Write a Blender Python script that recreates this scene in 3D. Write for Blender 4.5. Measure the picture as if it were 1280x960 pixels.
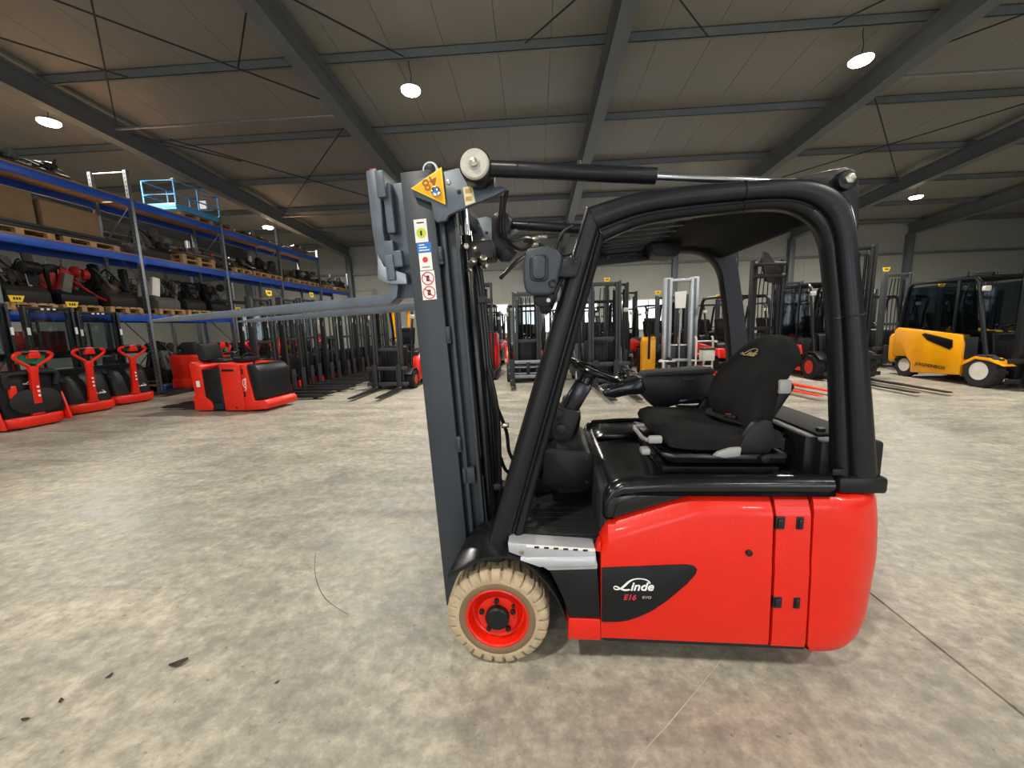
import bpy, bmesh, math, random
from mathutils import Vector, Matrix, Euler
R=math.radians; PI=math.pi
for o in list(bpy.data.objects): bpy.data.objects.remove(o)
S=bpy.context.scene; C=S.collection
# ---------------------------------------------------------------- camera
FPX=495.0; CAMH=1.49
pitch=R(8.3); roll=0.030; yaw=math.atan(30/495.0)
fw=Vector((-math.sin(yaw)*math.cos(pitch),math.cos(yaw)*math.cos(pitch),-math.sin(pitch)))
rt=Vector((math.cos(yaw),math.sin(yaw),0)); up=rt.cross(fw)
rt2=rt*math.cos(roll)-up*math.sin(roll); up2=up*math.cos(roll)+rt*math.sin(roll)
cd=bpy.data.cameras.new('camera'); cam=bpy.data.objects.new('camera',cd); C.objects.link(cam)
cd.sensor_fit='HORIZONTAL'; cd.sensor_width=36; cd.lens=FPX/1280*36; cd.clip_start=.05; cd.clip_end=200
M3=Matrix((rt2,up2,-fw)).transposed()
cam.matrix_world=Matrix.Translation((0,0,CAMH))@M3.to_4x4()
S.camera=cam
# ---------------------------------------------------------------- world, exposure
w=bpy.data.worlds.new('world'); S.world=w; w.use_nodes=True
w.node_tree.nodes['Background'].inputs[0].default_value=(.8,.85,.9,1)
w.node_tree.nodes['Background'].inputs[1].default_value=0.3
vs=S.view_settings; vs.view_transform='Standard'; vs.look='None'; vs.gamma=1; vs.use_curve_mapping=False
vs.exposure=0.5
LAMP_W=300.0
LAMP_COL=(1.0,.945,.86)
LAMP_POS=[(x,y) for y in (-10.7,-2.2,9.4,17.6) for x in (-11.6,-2.6,6.8,15.3)]
# ---------------------------------------------------------------- helpers
def lin(c):
    r=[]
    for v in c[:3]:
        v=v/255.0; r.append(v/12.92 if v<=.04045 else ((v+.055)/1.055)**2.4)
    return (*r,1)
MATS={}
def mat(name,col,rough=.5,metal=0,bump=0,bscale=150,var=0,vscale=6,coat=0,rvar=0,spec=.5):
    if name in MATS: return MATS[name]
    m=bpy.data.materials.new(name); m.use_nodes=True; nt=m.node_tree; b=nt.nodes['Principled BSDF']
    c=lin(col); b.inputs['Base Color'].default_value=c; b.inputs['Roughness'].default_value=rough
    b.inputs['Metallic'].default_value=metal; b.inputs['Coat Weight'].default_value=coat
    b.inputs['Specular IOR Level'].default_value=spec
    if bump or var or rvar: tc=nt.nodes.new('ShaderNodeTexCoord')
    if var or rvar:
        n=nt.nodes.new('ShaderNodeTexNoise'); n.inputs['Scale'].default_value=vscale; n.inputs['Detail'].default_value=6
        n.inputs['Roughness'].default_value=.65
        nt.links.new(tc.outputs['Object'],n.inputs['Vector'])
    if var:
        rp=nt.nodes.new('ShaderNodeMapRange'); rp.inputs[1].default_value=.3; rp.inputs[2].default_value=.7
        rp.inputs[3].default_value=0; rp.inputs[4].default_value=1
        nt.links.new(n.outputs['Fac'],rp.inputs[0])
        mx=nt.nodes.new('ShaderNodeMix'); mx.data_type='RGBA'
        mx.inputs[6].default_value=tuple(v*(1-var) for v in c[:3])+(1,); mx.inputs[7].default_value=tuple(min(1,v*(1+var)) for v in c[:3])+(1,)
        nt.links.new(rp.outputs[0],mx.inputs[0]); nt.links.new(mx.outputs[2],b.inputs['Base Color'])
    if rvar:
        r2=nt.nodes.new('ShaderNodeMapRange'); r2.inputs[1].default_value=.3; r2.inputs[2].default_value=.7
        r2.inputs[3].default_value=max(.02,rough-rvar); r2.inputs[4].default_value=min(1,rough+rvar)
        nt.links.new(n.outputs['Fac'],r2.inputs[0]); nt.links.new(r2.outputs[0],b.inputs['Roughness'])
    if bump:
        n2=nt.nodes.new('ShaderNodeTexNoise'); n2.inputs['Scale'].default_value=bscale; n2.inputs['Detail'].default_value=3
        nt.links.new(tc.outputs['Object'],n2.inputs['Vector'])
        bp=nt.nodes.new('ShaderNodeBump'); bp.inputs['Strength'].default_value=bump; bp.inputs['Distance'].default_value=.003
        nt.links.new(n2.outputs['Fac'],bp.inputs['Height']); nt.links.new(bp.outputs[0],b.inputs['Normal'])
    MATS[name]=m; return m
def emat(name,col,st):
    if name in MATS: return MATS[name]
    m=bpy.data.materials.new(name); m.use_nodes=True; nt=m.node_tree; b=nt.nodes['Principled BSDF']
    b.inputs['Base Color'].default_value=lin(col); b.inputs['Emission Color'].default_value=lin(col); b.inputs['Emission Strength'].default_value=st
    MATS[name]=m; return m
def gmat(name,col,fac=.15):
    if name in MATS: return MATS[name]
    m=bpy.data.materials.new(name); m.use_nodes=True; nt=m.node_tree; nt.nodes.remove(nt.nodes['Principled BSDF'])
    t=nt.nodes.new('ShaderNodeBsdfTransparent'); t.inputs[0].default_value=lin(col)
    g=nt.nodes.new('ShaderNodeBsdfGlossy'); g.inputs['Roughness'].default_value=.05; g.inputs[0].default_value=(.9,.95,1,1)
    x=nt.nodes.new('ShaderNodeMixShader'); x.inputs[0].default_value=fac
    nt.links.new(t.outputs[0],x.inputs[1]); nt.links.new(g.outputs[0],x.inputs[2]); nt.links.new(x.outputs[0],nt.nodes['Material Output'].inputs[0])
    MATS[name]=m; return m
def V(*a): return Vector(a)
class MB:
    def __init__(s): s.bm=bmesh.new()
    def face(s,vs):
        try: return s.bm.faces.new(vs)
        except ValueError: return None
    def box(s,x0,x1,y0,y1,z0,z1,xf=None):
        v=[s.bm.verts.new((xf@V(x,y,z)) if xf else (x,y,z)) for z in (z0,z1) for y in (y0,y1) for x in (x0,x1)]
        for q in ((0,2,3,1),(4,5,7,6),(0,1,5,4),(2,6,7,3),(0,4,6,2),(1,3,7,5)): s.face([v[i] for i in q])
        return s
    def obox(s,c,d,e=(0,0,0)):
        xf=Matrix.Translation(c)@Euler(e).to_matrix().to_4x4()
        return s.box(-d[0]/2,d[0]/2,-d[1]/2,d[1]/2,-d[2]/2,d[2]/2,xf)
    def beam(s,p,q,a,b,upv=(0,0,1)):
        p=Vector(p);q=Vector(q);d=(q-p); L=d.length; d.normalize(); u=Vector(upv)
        if abs(d.dot(u))>.98: u=V(1,0,0)
        sd=d.cross(u).normalized(); u=sd.cross(d)
        xf=Matrix((d,sd,u)).transposed().to_4x4(); xf.translation=p
        return s.box(0,L,-a/2,a/2,-b/2,b/2,xf)
    def prism(s,poly,y0,y1,pl='xz'):
        if pl=='xz': f=lambda a,b,t:(a,t,b)
        elif pl=='yz': f=lambda a,b,t:(t,a,b)
        else: f=lambda a,b,t:(a,b,t)
        A=[s.bm.verts.new(f(a,b,y0)) for a,b in poly]; B=[s.bm.verts.new(f(a,b,y1)) for a,b in poly]
        n=len(poly); s.face(A); s.face(B[::-1])
        for i in range(n): s.face([A[i],B[i],B[(i+1)%n],A[(i+1)%n]])
        return s
    def loft(s,rings,closed=True,caps=True):
        rs=[[s.bm.verts.new(p) for p in r] for r in rings]
        for a,b in zip(rs,rs[1:]):
            n=len(a)
            for i in range(n if closed else n-1): s.face([a[i],a[(i+1)%n],b[(i+1)%n],b[i]])
        if caps and closed: s.face(rs[0][::-1]); s.face(rs[-1])
        return s
    def cyl(s,p,q,r,r2=None,n=14):
        r2=r if r2 is None else r2
        p=Vector(p);q=Vector(q);d=(q-p).normalized(); u=V(0,0,1) if abs(d.z)<.9 else V(1,0,0)
        a=d.cross(u).normalized(); b=d.cross(a)
        return s.loft([[p+(a*math.cos(2*PI*i/n)+b*math.sin(2*PI*i/n))*r for i in range(n)],[q+(a*math.cos(2*PI*i/n)+b*math.sin(2*PI*i/n))*r2 for i in range(n)]])
    def tube(s,pts,r,n=8,closed=False):
        P=[Vector(p) for p in pts]; m=len(P); rings=[]; a=None
        for i,p in enumerate(P):
            if closed: d=(P[(i+1)%m]-P[i-1])
            else: d=P[min(i+1,m-1)]-P[max(i-1,0)]
            d.normalize()
            if a is None:
                u=V(0,0,1) if abs(d.z)<.9 else V(1,0,0); a=d.cross(u).normalized()
            else: a=(a-d*a.dot(d)).normalized()
            b=d.cross(a); rr=r[i] if isinstance(r,(list,tuple)) else r
            rings.append([p+(a*math.cos(2*PI*k/n)+b*math.sin(2*PI*k/n))*rr for k in range(n)])
        if closed:
            rs=[[s.bm.verts.new(p) for p in q] for q in rings]
            for i in range(m):
                A=rs[i];B=rs[(i+1)%m]
                for k in range(n): s.face([A[k],A[(k+1)%n],B[(k+1)%n],B[k]])
            return s
        return s.loft(rings)
    def lathe(s,prof,c,ax='y',n=32,caps=True):
        c=Vector(c)
        def f(r,h,t):
            ca,sa=math.cos(t)*r,math.sin(t)*r
            return c+(V(ca,h,sa) if ax=='y' else V(h,ca,sa) if ax=='x' else V(ca,sa,h))
        return s.loft([[f(r,h,2*PI*i/n) for i in range(n)] for r,h in prof],True,caps)
    def xf(s,m):
        bmesh.ops.transform(s.bm,matrix=m,verts=s.bm.verts); return s
    def mesh(s,name,m,bevel=0,seg=2,ang=35,bang=30,smooth=True):
        bm=s.bm; bmesh.ops.recalc_face_normals(bm,faces=bm.faces)
        if bevel:
            es=[e for e in bm.edges if len(e.link_faces)==2 and e.calc_face_angle(0)>R(bang)]
            bmesh.ops.bevel(bm,geom=es,offset=bevel,segments=seg,affect='EDGES',profile=.5,clamp_overlap=True)
        me=bpy.data.meshes.new(name); bm.to_mesh(me); bm.free()
        if smooth:
            for p in me.polygons: p.use_smooth=True
            me.set_sharp_from_angle(angle=R(ang))
        if m: me.materials.append(m)
        return me
    def build(s,name,m,parent=None,bevel=0,**k):
        return obj(name,s.mesh(name,m,bevel,**k),parent)
def obj(name,me,parent=None,loc=None):
    o=bpy.data.objects.new(name,me); C.objects.link(o)
    if parent: o.parent=parent
    if loc: o.location=loc
    return o
def tag(o,label,cat,group=None,kind=None):
    if label: o['label']=label
    if cat: o['category']=cat
    if group: o['group']=group
    if kind: o['kind']=kind
    return o
def thing(name,label,cat,loc=(0,0,0),rz=0,group=None):
    o=bpy.data.objects.new(name,None); C.objects.link(o); o.empty_display_size=.1
    o.location=loc; o.rotation_euler=(0,0,rz); return tag(o,label,cat,group)
def dup(root,loc,rz,label,group=None):
    r=root.copy(); C.objects.link(r); r.location=loc; r.rotation_euler=(0,0,rz); r['label']=label
    if group: r['group']=group
    for ch in list(root.children):
        c=ch.copy(); C.objects.link(c); c.parent=r
        for g in list(ch.children):
            d=g.copy(); C.objects.link(d); d.parent=c
    return r
def catmull(P,n=6):
    P=[Vector(p) for p in P]; out=[]
    for i in range(len(P)-1):
        p0=P[max(i-1,0)];p1=P[i];p2=P[i+1];p3=P[min(i+2,len(P)-1)]
        for k in range(n):
            t=k/n; out.append(.5*((2*p1)+(p2-p0)*t+(2*p0-5*p1+4*p2-p3)*t*t+(3*p1-p0-3*p2+p3)*t**3))
    out.append(P[-1]); return out
def rrect(x0,x1,y0,y1,r,n=4):
    o=[]
    for cx,cy,a in ((x1-r,y0+r,-90),(x1-r,y1-r,0),(x0+r,y1-r,90),(x0+r,y0+r,180)):
        for k in range(n+1):
            t=R(a+90*k/n); o.append((cx+r*math.cos(t),cy+r*math.sin(t)))
    return o
TXT={}
def text_mesh(body,size,m,shear=0,ext=.001,bold=0,ax='CENTER'):
    k=(body,size,m.name,shear,ext,bold,ax)
    if k in TXT: return TXT[k]
    cu=bpy.data.curves.new('lettering','FONT'); cu.body=body; cu.size=size; cu.shear=shear; cu.extrude=ext; cu.offset=bold
    cu.align_x=ax; cu.align_y='CENTER'; cu.resolution_u=3
    o=bpy.data.objects.new('lettering_tmp',cu); C.objects.link(o); dg=bpy.context.evaluated_depsgraph_get()
    me=bpy.data.meshes.new_from_object(o.evaluated_get(dg)); bpy.data.objects.remove(o)
    me.name='lettering'; me.materials.clear(); me.materials.append(m); TXT[k]=me; return me
def text(body,size,m,parent,loc,rot=(PI/2,0,0),name='lettering',**k):
    o=obj(name,text_mesh(body,size,m,**k),parent,loc); o.rotation_euler=rot; return o
LOGO={}
def logo_mesh(m,s):
    if (m.name,s) in LOGO: return LOGO[(m.name,s)]
    b=MB()
    def ribbon(pts,ws):
        P=catmull([(x,y,0) for x,y in pts],4); W=catmull([(q,0,0) for q in ws],4); n=len(P); rings=[]
        for i,p in enumerate(P):
            d=P[min(i+1,n-1)]-P[max(i-1,0)]; nn=V(-d.y,d.x,0).normalized()*W[i].x*.5
            rings.append([(p+nn+V(0,0,-.03)),(p-nn+V(0,0,-.03)),(p-nn+V(0,0,.03)),(p+nn+V(0,0,.03))])
        b.loft(rings)
    ribbon([(1.5,.1),(1.0,.05),(.55,.22),(.25,.42),(.05,.38),(.02,.22),(.2,.1),(.6,.18),(.95,.45),(1.4,.9),(1.85,1.15),(2.4,1.22),(2.95,1.12),(3.3,.88),(3.28,.7)],
           [.1,.16,.14,.1,.08,.08,.09,.12,.2,.16,.1,.08,.09,.1,.06])
    t=text_mesh('inde',1.18,m,.28,.03,.022,'LEFT')
    b.bm.from_mesh(t)
    new=[v for v in b.bm.verts]; n0=len(new)-len(t.vertices)
    b.bm.verts.ensure_lookup_table()
    for v in list(b.bm.verts)[n0:]: v.co.x=v.co.x*1.05+1.5; v.co.y+=.38
    b.xf(Matrix.Scale(s,4))
    me=b.mesh('logo',m,smooth=False); LOGO[(m.name,s)]=me; return me
def logo(m,s,parent,loc,rot=(PI/2,0,0)):
    o=obj('logo',logo_mesh(m,s),parent,loc); o.rotation_euler=rot; return o
# ---------------------------------------------------------------- materials
RED=mat('red paint',(218,31,9),.34,spec=.4,bump=.32,bscale=95,var=.05,coat=.15)
REDB=mat('red paint background',(226,38,16),.38,var=.07)
REDD=mat('dark red paint',(150,22,20),.45,var=.15)
ORG=mat('orange red paint',(236,62,24),.4,var=.06)
YEL=mat('warm yellow paint',(246,168,8),.36,var=.05)
YELT=mat('yellow tag plastic',(250,206,20),.5)
BLKG=mat('black gloss plastic',(19,21,24),.20,bump=.05,bscale=200,rvar=.08,vscale=14)
BLKF=mat('black frame paint',(22,25,28),.33,spec=.3,bump=.10,bscale=160,rvar=.06,vscale=9)
BLK=mat('black plastic',(20,22,25),.45,spec=.3,bump=.08,bscale=400,var=.12)
BLKM=mat('black rubber mat',(20,20,21),.72,bump=.3,bscale=90,var=.35,vscale=7)
BLKS=mat('dark steel paint',(34,38,42),.45,spec=.3,var=.15,vscale=5)
FAB=mat('black seat fabric',(30,29,29),.95,bump=.35,bscale=700,var=.2,vscale=12,spec=.15)
GREYM=mat('grey mast paint',(43,50,57),.42,bump=.06,bscale=220,var=.12,vscale=7)
GREYF=mat('blue grey steel',(84,94,104),.40,metal=.15,bump=.12,bscale=60,var=.18,vscale=12)
MAST=mat('charcoal mast paint',(50,54,58),.45,var=.18,vscale=4)
MASTD=mat('dark mast paint',(30,32,34),.45,spec=.35,var=.2,vscale=4)
SILV=mat('silver painted metal',(186,190,194),.35,metal=.35,var=.06)
ALU=mat('aluminium',(186,194,200),.36,metal=.45,var=.1)
GALV=mat('galvanised steel',(146,152,158),.38,metal=.75,var=.22,vscale=14)
CHR=mat('chrome',(215,220,226),.12,metal=1)
ZINC=mat('zinc fittings',(170,165,150),.3,metal=.9,var=.2,vscale=60)
TYRE=mat('dusty beige tyre rubber',(176,158,128),.85,bump=.4,bscale=90,var=.22,vscale=16)
TYRB=mat('black tyre rubber',(26,26,27),.8,bump=.3,bscale=80,var=.2)
TYRT=mat('tan tyre rubber',(150,128,92),.85,var=.2)
RUB=mat('hose rubber',(14,14,15),.35)
WHT=mat('white print',(238,238,236),.5)
WHTR=mat('white rim paint',(214,212,204),.45,var=.1)
GREYP=mat('grey plastic',(150,150,148),.5)
REDL=mat('red print',(206,40,60),.5)
GOLD=mat('gold stitching',(150,126,70),.5)
BLUE=mat('blue beam paint',(14,78,186),.42,var=.12,vscale=2)
LBLUE=mat('light blue paint',(74,150,205),.45,var=.12)
STBLUE=mat('sticker blue',(30,110,200),.5)
GRN=mat('green foil',(14,112,82),.35,bump=.4,bscale=12)
LIME=mat('lime print',(196,206,40),.5)
WOOD=mat('pallet wood',(176,142,98),.8,var=.3,vscale=9)
CHIP=mat('chipboard',(150,116,82),.85,var=.15,vscale=14)
CARD=mat('cardboard',(136,112,84),.9,var=.12,vscale=3)
BROWN=mat('rust brown iron',(72,58,46),.8,var=.35,vscale=8)
JUNK=mat('oily dark iron',(40,38,37),.6,metal=.3,var=.4,vscale=9)
JUNK2=mat('dusty machine grey',(88,86,82),.65,var=.3,vscale=8)
PAPER=mat('white paper',(232,230,224),.8)
STEEL=mat('structural steel grey',(98,104,108),.5,var=.12,vscale=1.5)
PURL=mat('purlin galvanised',(112,118,120),.5,metal=.2,var=.12,vscale=2)
LENS=emat('lamp lens',(255,240,205),25)
GLASS=gmat('clear pane',(205,214,216),.10)
CGLASS=gmat('tinted cab glass',(176,186,190),.06)
DAY=emat('daylit window',(235,244,255),1.5)
BEAC=emat('orange beacon',(255,90,20),2.0)
def floor_mat():
    m=bpy.data.materials.new('worn concrete'); m.use_nodes=True; nt=m.node_tree; b=nt.nodes['Principled BSDF']; N=nt.nodes.new; L=nt.links.new
    tc=N('ShaderNodeTexCoord')
    def noise(sc,det,rough,vec=None,dist=0):
        n=N('ShaderNodeTexNoise'); n.inputs['Scale'].default_value=sc; n.inputs['Detail'].default_value=det; n.inputs['Roughness'].default_value=rough; n.inputs['Distortion'].default_value=dist
        L(vec or tc.outputs['Object'],n.inputs['Vector']); return n.outputs['Fac']
    def ramp(x,a,c,lo=0,hi=1):
        r=N('ShaderNodeMapRange'); r.inputs[1].default_value=a; r.inputs[2].default_value=c; r.inputs[3].default_value=lo; r.inputs[4].default_value=hi; L(x,r.inputs[0]); return r.outputs[0]
    def mix(f,a,c,mode='MIX'):
        x=N('ShaderNodeMix'); x.data_type='RGBA'; x.blend_type=mode
        if isinstance(f,float): x.inputs[0].default_value=f
        else: L(f,x.inputs[0])
        for i,q in ((6,a),(7,c)):
            if isinstance(q,tuple): x.inputs[i].default_value=q
            else: L(q,x.inputs[i])
        return x.outputs[2]
    mp=N('ShaderNodeMapping'); mp.inputs['Rotation'].default_value=(0,0,R(20)); mp.inputs['Scale'].default_value=(.7,1.5,1); L(tc.outputs['Object'],mp.inputs['Vector'])
    big=noise(.45,4,.55); mid=noise(1.7,9,.66,mp.outputs[0],.35); fine=noise(13,9,.75); speck=noise(30,5,.7); blot=noise(5.5,6,.7)
    col=mix(ramp(big,.35,.65),lin((178,173,158)),lin((202,193,172)))
    col=mix(ramp(mid,.36,.60,.62,0),col,lin((128,126,119)))
    col=mix(ramp(mid,.52,.70,0,.35),col,lin((204,195,175)))
    col=mix(ramp(blot,.38,.52,.30,0),col,lin((108,106,101)))
    col=mix(ramp(fine,.38,.60,.55,0),col,lin((104,101,95)))
    col=mix(ramp(fine,.55,.72,0,.4),col,lin((206,199,182)))
    mp2=N('ShaderNodeMapping'); mp2.inputs['Rotation'].default_value=(0,0,R(14)); mp2.inputs['Scale'].default_value=(.35,3.2,1); L(tc.outputs['Object'],mp2.inputs['Vector'])
    trk=noise(1.0,6,.65,mp2.outputs[0],.8)
    col=mix(ramp(trk,.58,.70,0,.4),col,lin((98,97,94)))
    mp3=N('ShaderNodeMapping'); mp3.inputs['Rotation'].default_value=(0,0,R(-35)); mp3.inputs['Scale'].default_value=(.5,7,1); L(tc.outputs['Object'],mp3.inputs['Vector'])
    scr=noise(1.6,4,.6,mp3.outputs[0],.5)
    col=mix(ramp(scr,.70,.74,0,.3),col,lin((208,203,190)))
    col=mix(ramp(speck,.62,.70,0,.6),col,lin((62,59,54)))
    L(col,b.inputs['Base Color'])
    L(ramp(mid,.3,.7,.36,.6),b.inputs['Roughness'])
    bp=N('ShaderNodeBump'); bp.inputs['Strength'].default_value=.25; bp.inputs['Distance'].default_value=.004; L(fine,bp.inputs['Height']); L(bp.outputs[0],b.inputs['Normal'])
    MATS['floor']=m; return m
FLOOR=floor_mat()
ROOFP=mat('roof panel coating',(132,131,126),.55,var=.05,vscale=.6)
WALLP=mat('wall panel coating',(158,160,152),.6,var=.06,vscale=.5)
# ---------------------------------------------------------------- structure
X0,X1,Y0,Y1=-21.0,32.0,-14.0,23.8
fl=MB().box(X0-.2,X1+.2,Y0-.2,Y1+.2,-.30,-.20).build('floor',BLKS); tag(fl,'worn grey concrete warehouse floor','floor',kind='structure')
for a,c in ((X0,1.784),(1.794,X1)):
    MB().box(a,c,Y0,Y1,-.2,0).build('slab',FLOOR,fl,.003)
ZR=lambda y:7.26-.063*y
def slope(b,x0,x1,y0,y1,h0,h1):
    v=[(x,y,ZR(y)+h) for h in (h0,h1) for y in (y0,y1) for x in (x0,x1)]
    w=[b.bm.verts.new(p) for p in v]
    for q in ((0,2,3,1),(4,5,7,6),(0,1,5,4),(2,6,7,3),(0,4,6,2),(1,3,7,5)): b.face([w[i] for i in q])
    return b
ce=slope(MB(),X0-.2,X1+.2,Y0-.2,Y1+.2,.86,.92).build('ceiling',JUNK2); tag(ce,'sloping pale panelled warehouse roof on grey steel rafters','ceiling',kind='structure')
x=X0
while x<X1-.2:
    slope(MB(),x+.004,min(x+1.13,X1)-.004,Y0,Y1,.72,.84).build('roof_panel',ROOFP,ce); x+=1.13
for x in (-17.2,-10.9,-4.55,1.72,8.0,14.3,20.5,26.8):
    b=MB(); slope(b,x-.15,x+.15,Y0,Y1,0,.022); slope(b,x-.15,x+.15,Y0,Y1,.50,.52); slope(b,x-.012,x+.012,Y0,Y1,.022,.50)
    b.build('rafter',STEEL,ce)
for k in range(-8,6):
    y=9.25+2.78*k
    b=MB()
    zb=ZR(y)+.52
    b.box(X0,X1,y-.035,y+.035,zb,zb+.012); b.box(X0,X1,y-.035,y-.027,zb,zb+.19); b.box(X0,X1,y-.035,y+.04,zb+.18,zb+.192)
    b.build('purlin',PURL,ce)
def rz_(x,y,h=.22): return (x,y,ZR(y)+h)
for a,c in (((-7.98,6.97),(-4.96,9.96)),((-10.7,6.8),(-8.57,8.88)),((-7.23,7.03),(-10.66,10.5)),((-4.7,7.3),(-6.06,8.81)),((-5.0,11.2),(-10.9,17.5)),((-9.9,11.2),(-5.0,17.3)),((-10.66,10.88),(-8.9,12.6)),((-4.4,6.95),(-2.55,8.85)),((1.5,7.15),(-.06,8.72)),((1.8,7.1),(3.5,8.87)),((7.6,7.1),(5.81,8.83)),((9.9,8.4),(8.2,9.8)),((8.3,11.0),(14.0,16.9)),((14.0,10.7),(8.4,16.6)),((14.6,12),(20.2,17.6))):
    MB().cyl(rz_(*a,.30),rz_(*c,.30),.016,n=6).build('brace_rod',BLKS,ce)
for y,xa,xb in ((10.55,-10.75,-4.7),(10.46,8.1,14.2),(17.3,-10.75,-4.7)):
    MB().cyl((xa,y,ZR(y)+.26),(xb,y,ZR(y)+.26),.032,n=8).build('strut_pipe',GALV,ce)
def wall(name,poly_fn,lab): pass
def vpanels(parent,axis,fixed,a,b_,ztop,step=1.13,m=WALLP,th=.06,zmin=0):
    t=a
    while t<b_-.05:
        e=min(t+step,b_)-.006; q=MB()
        if axis=='x': q.box(t,e,fixed,fixed+th,zmin,ztop)
        else: q.box(fixed,fixed+th,t,e,zmin,ztop(.5*(t+e)) if callable(ztop) else ztop)
        q.build('wall_panel',m,parent); t+=step
wb=MB().box(X0-.3,X1+.3,Y1+.10,Y1+.25,-.1,ZR(Y1)+.9).build('wall_back',JUNK2); tag(wb,'pale vertical panel wall at the far end of the hall','wall',kind='structure')
vpanels(wb,'x',Y1+.02,X0,X1,ZR(Y1)+.70)
for x in (-17.2,-10.9,-4.55,1.72,8.0,14.3,20.5,26.8):
    MB().box(x-.14,x+.14,Y1-.30,Y1,0,ZR(Y1)+.05).build('column',STEEL,wb,.01)
MB().box(X0,X1,Y1-.10,Y1,4.75,4.87).build('rail',PURL,wb)
wl=MB().box(X0-.25,X0-.10,Y0-.3,Y1+.3,-.1,ZR(Y0)+.9).build('wall_left',JUNK2); tag(wl,'panelled side wall behind the pallet rack','wall',kind='structure')
vpanels(wl,'y',X0-.07,Y0,Y1,lambda y:ZR(y)+.66)
wr=MB().box(X1+.10,X1+.25,Y0-.3,Y1+.3,-.1,ZR(Y0)+.9).build('wall_right',WALLP); tag(wr,'panelled side wall far to the right','wall',kind='structure')
wf=MB().box(X0-.3,X1+.3,Y0-.25,Y0-.10,-.1,ZR(Y0)+.9).build('wall_front',WALLP); tag(wf,'panelled wall behind the viewer','wall',kind='structure')
GATE_FILL=emat('glowing gate fill panel',(225,236,255),4.0)  # unseen glowing gates added behind the viewer to light the forklift's near side
for i,x in enumerate((-6.5,1.5,9.5)):
    dg=MB()
    for a,c,d,e in ((x-2.1,x-2.0,0,4.3),(x+2.0,x+2.1,0,4.3),(x-2.1,x+2.1,4.2,4.3)): dg.box(a,c,Y0-.10,Y0+.02,d,e)
    do=dg.build('door_%d'%(i+1),STEEL); tag(do,'added sectional gate with glowing fill panes in the unseen wall behind the viewer','door',kind='structure')
    for k in range(5): MB().box(x-2.0,x+2.0,Y0-.09,Y0-.03,.84*k,.84*k+.12).build('gate_rail',GALV,do); MB().box(x-1.98,x+1.98,Y0-.07,Y0-.05,.84*k+.12,.84*k+.84).build('gate_fill_pane',GATE_FILL,do)
# low daylit windows in the back wall, mostly hidden by the trucks
for i,x in enumerate((-2.3,-.5,1.0,2.9,4.9,6.6)):
    wn=MB()
    for a,c,d,e in ((x-.8,x+.8,1.05,1.12),(x-.8,x+.8,2.75,2.82),(x-.8,x-.74,1.12,2.75),(x+.74,x+.8,1.12,2.75),(x-.03,x+.03,1.12,2.75)): wn.box(a,c,Y1-.06,Y1+.02,d,e)
    wo=wn.build('window_%d'%(i+1),WHTR); tag(wo,'daylit window low in the back wall behind the parked trucks','window',kind='structure')
    for a in (x-.74,x+.03): MB().box(a,a+.71,Y1-.03,Y1-.015,1.12,2.75).build('pane',DAY,wo)
# ---------------------------------------------------------------- lamps
def make_lamp():
    t=thing('high_bay_lamp','round warm high bay lamp','lamp')
    MB().lathe([(.02,.12),(.10,.11),(.16,.07),(.205,.05),(.215,.02),(.19,.018)],(0,0,0),'z',24).build('housing',GREYP,t)
    MB().lathe([(.20,.02),(.205,-.01),(.17,-.045),(.09,-.06),(.01,-.065)],(0,0,0),'z',24).build('lens',LENS,t)
    MB().tube([(0,0,.11),(.03,0,.30),(-.01,0,.50),(0,0,.62)],.008,6).build('cable',RUB,t)
    return t
lp=make_lamp()
LL=bpy.data.lights.new('lamp_light','AREA'); LL.shape='DISK'; LL.size=.6; LL.energy=LAMP_W; LL.color=LAMP_COL; LL.spread=R(170)
names={(-11.6,9.4):'round warm high bay lamp above the near end of the pallet rack',(-2.6,9.4):'round warm high bay lamp hanging above and left of the forklift mast',(6.8,9.4):'round warm high bay lamp high on the right beside a rafter',
 (15.3,17.6):'small distant lamp between two dark rafters at far right',(-11.6,17.6):'distant lamp above the far end of the pallet rack'}
for i,(x,y) in enumerate(LAMP_POS):
    z=ZR(y)+.0
    if y==17.6: z+=-.05
    lab=names.get((x,y),'round high bay lamp outside the view or hidden behind the forklift')
    o=dup(lp,(0,0,0),0,lab)
    o['label']=lab; o['group']='high bay lamps'; o.location=(x,y,z)
    if (x,y)==(-11.6,9.4): o.location=(-11.55,9.7,z)
    lo=bpy.data.objects.new('lamp_light',LL); C.objects.link(lo); lo.location=(0,0,-.09); lo.parent=o
for ch in list(lp.children): bpy.data.objects.remove(ch)
bpy.data.objects.remove(lp)
# ================================================================ main forklift
# local frame: x runs rearwards (to the right), y from the near side inwards, z up; width 1.09
FK=thing('forklift','red and black electric forklift with raised forks in the foreground','forklift',(-.19,1.55,0),R(-2))
W=1.09; YC=W/2
def P(b,name,m,bevel=0,parent=FK,**k): return b.build(name,m,parent,bevel,**k)
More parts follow.
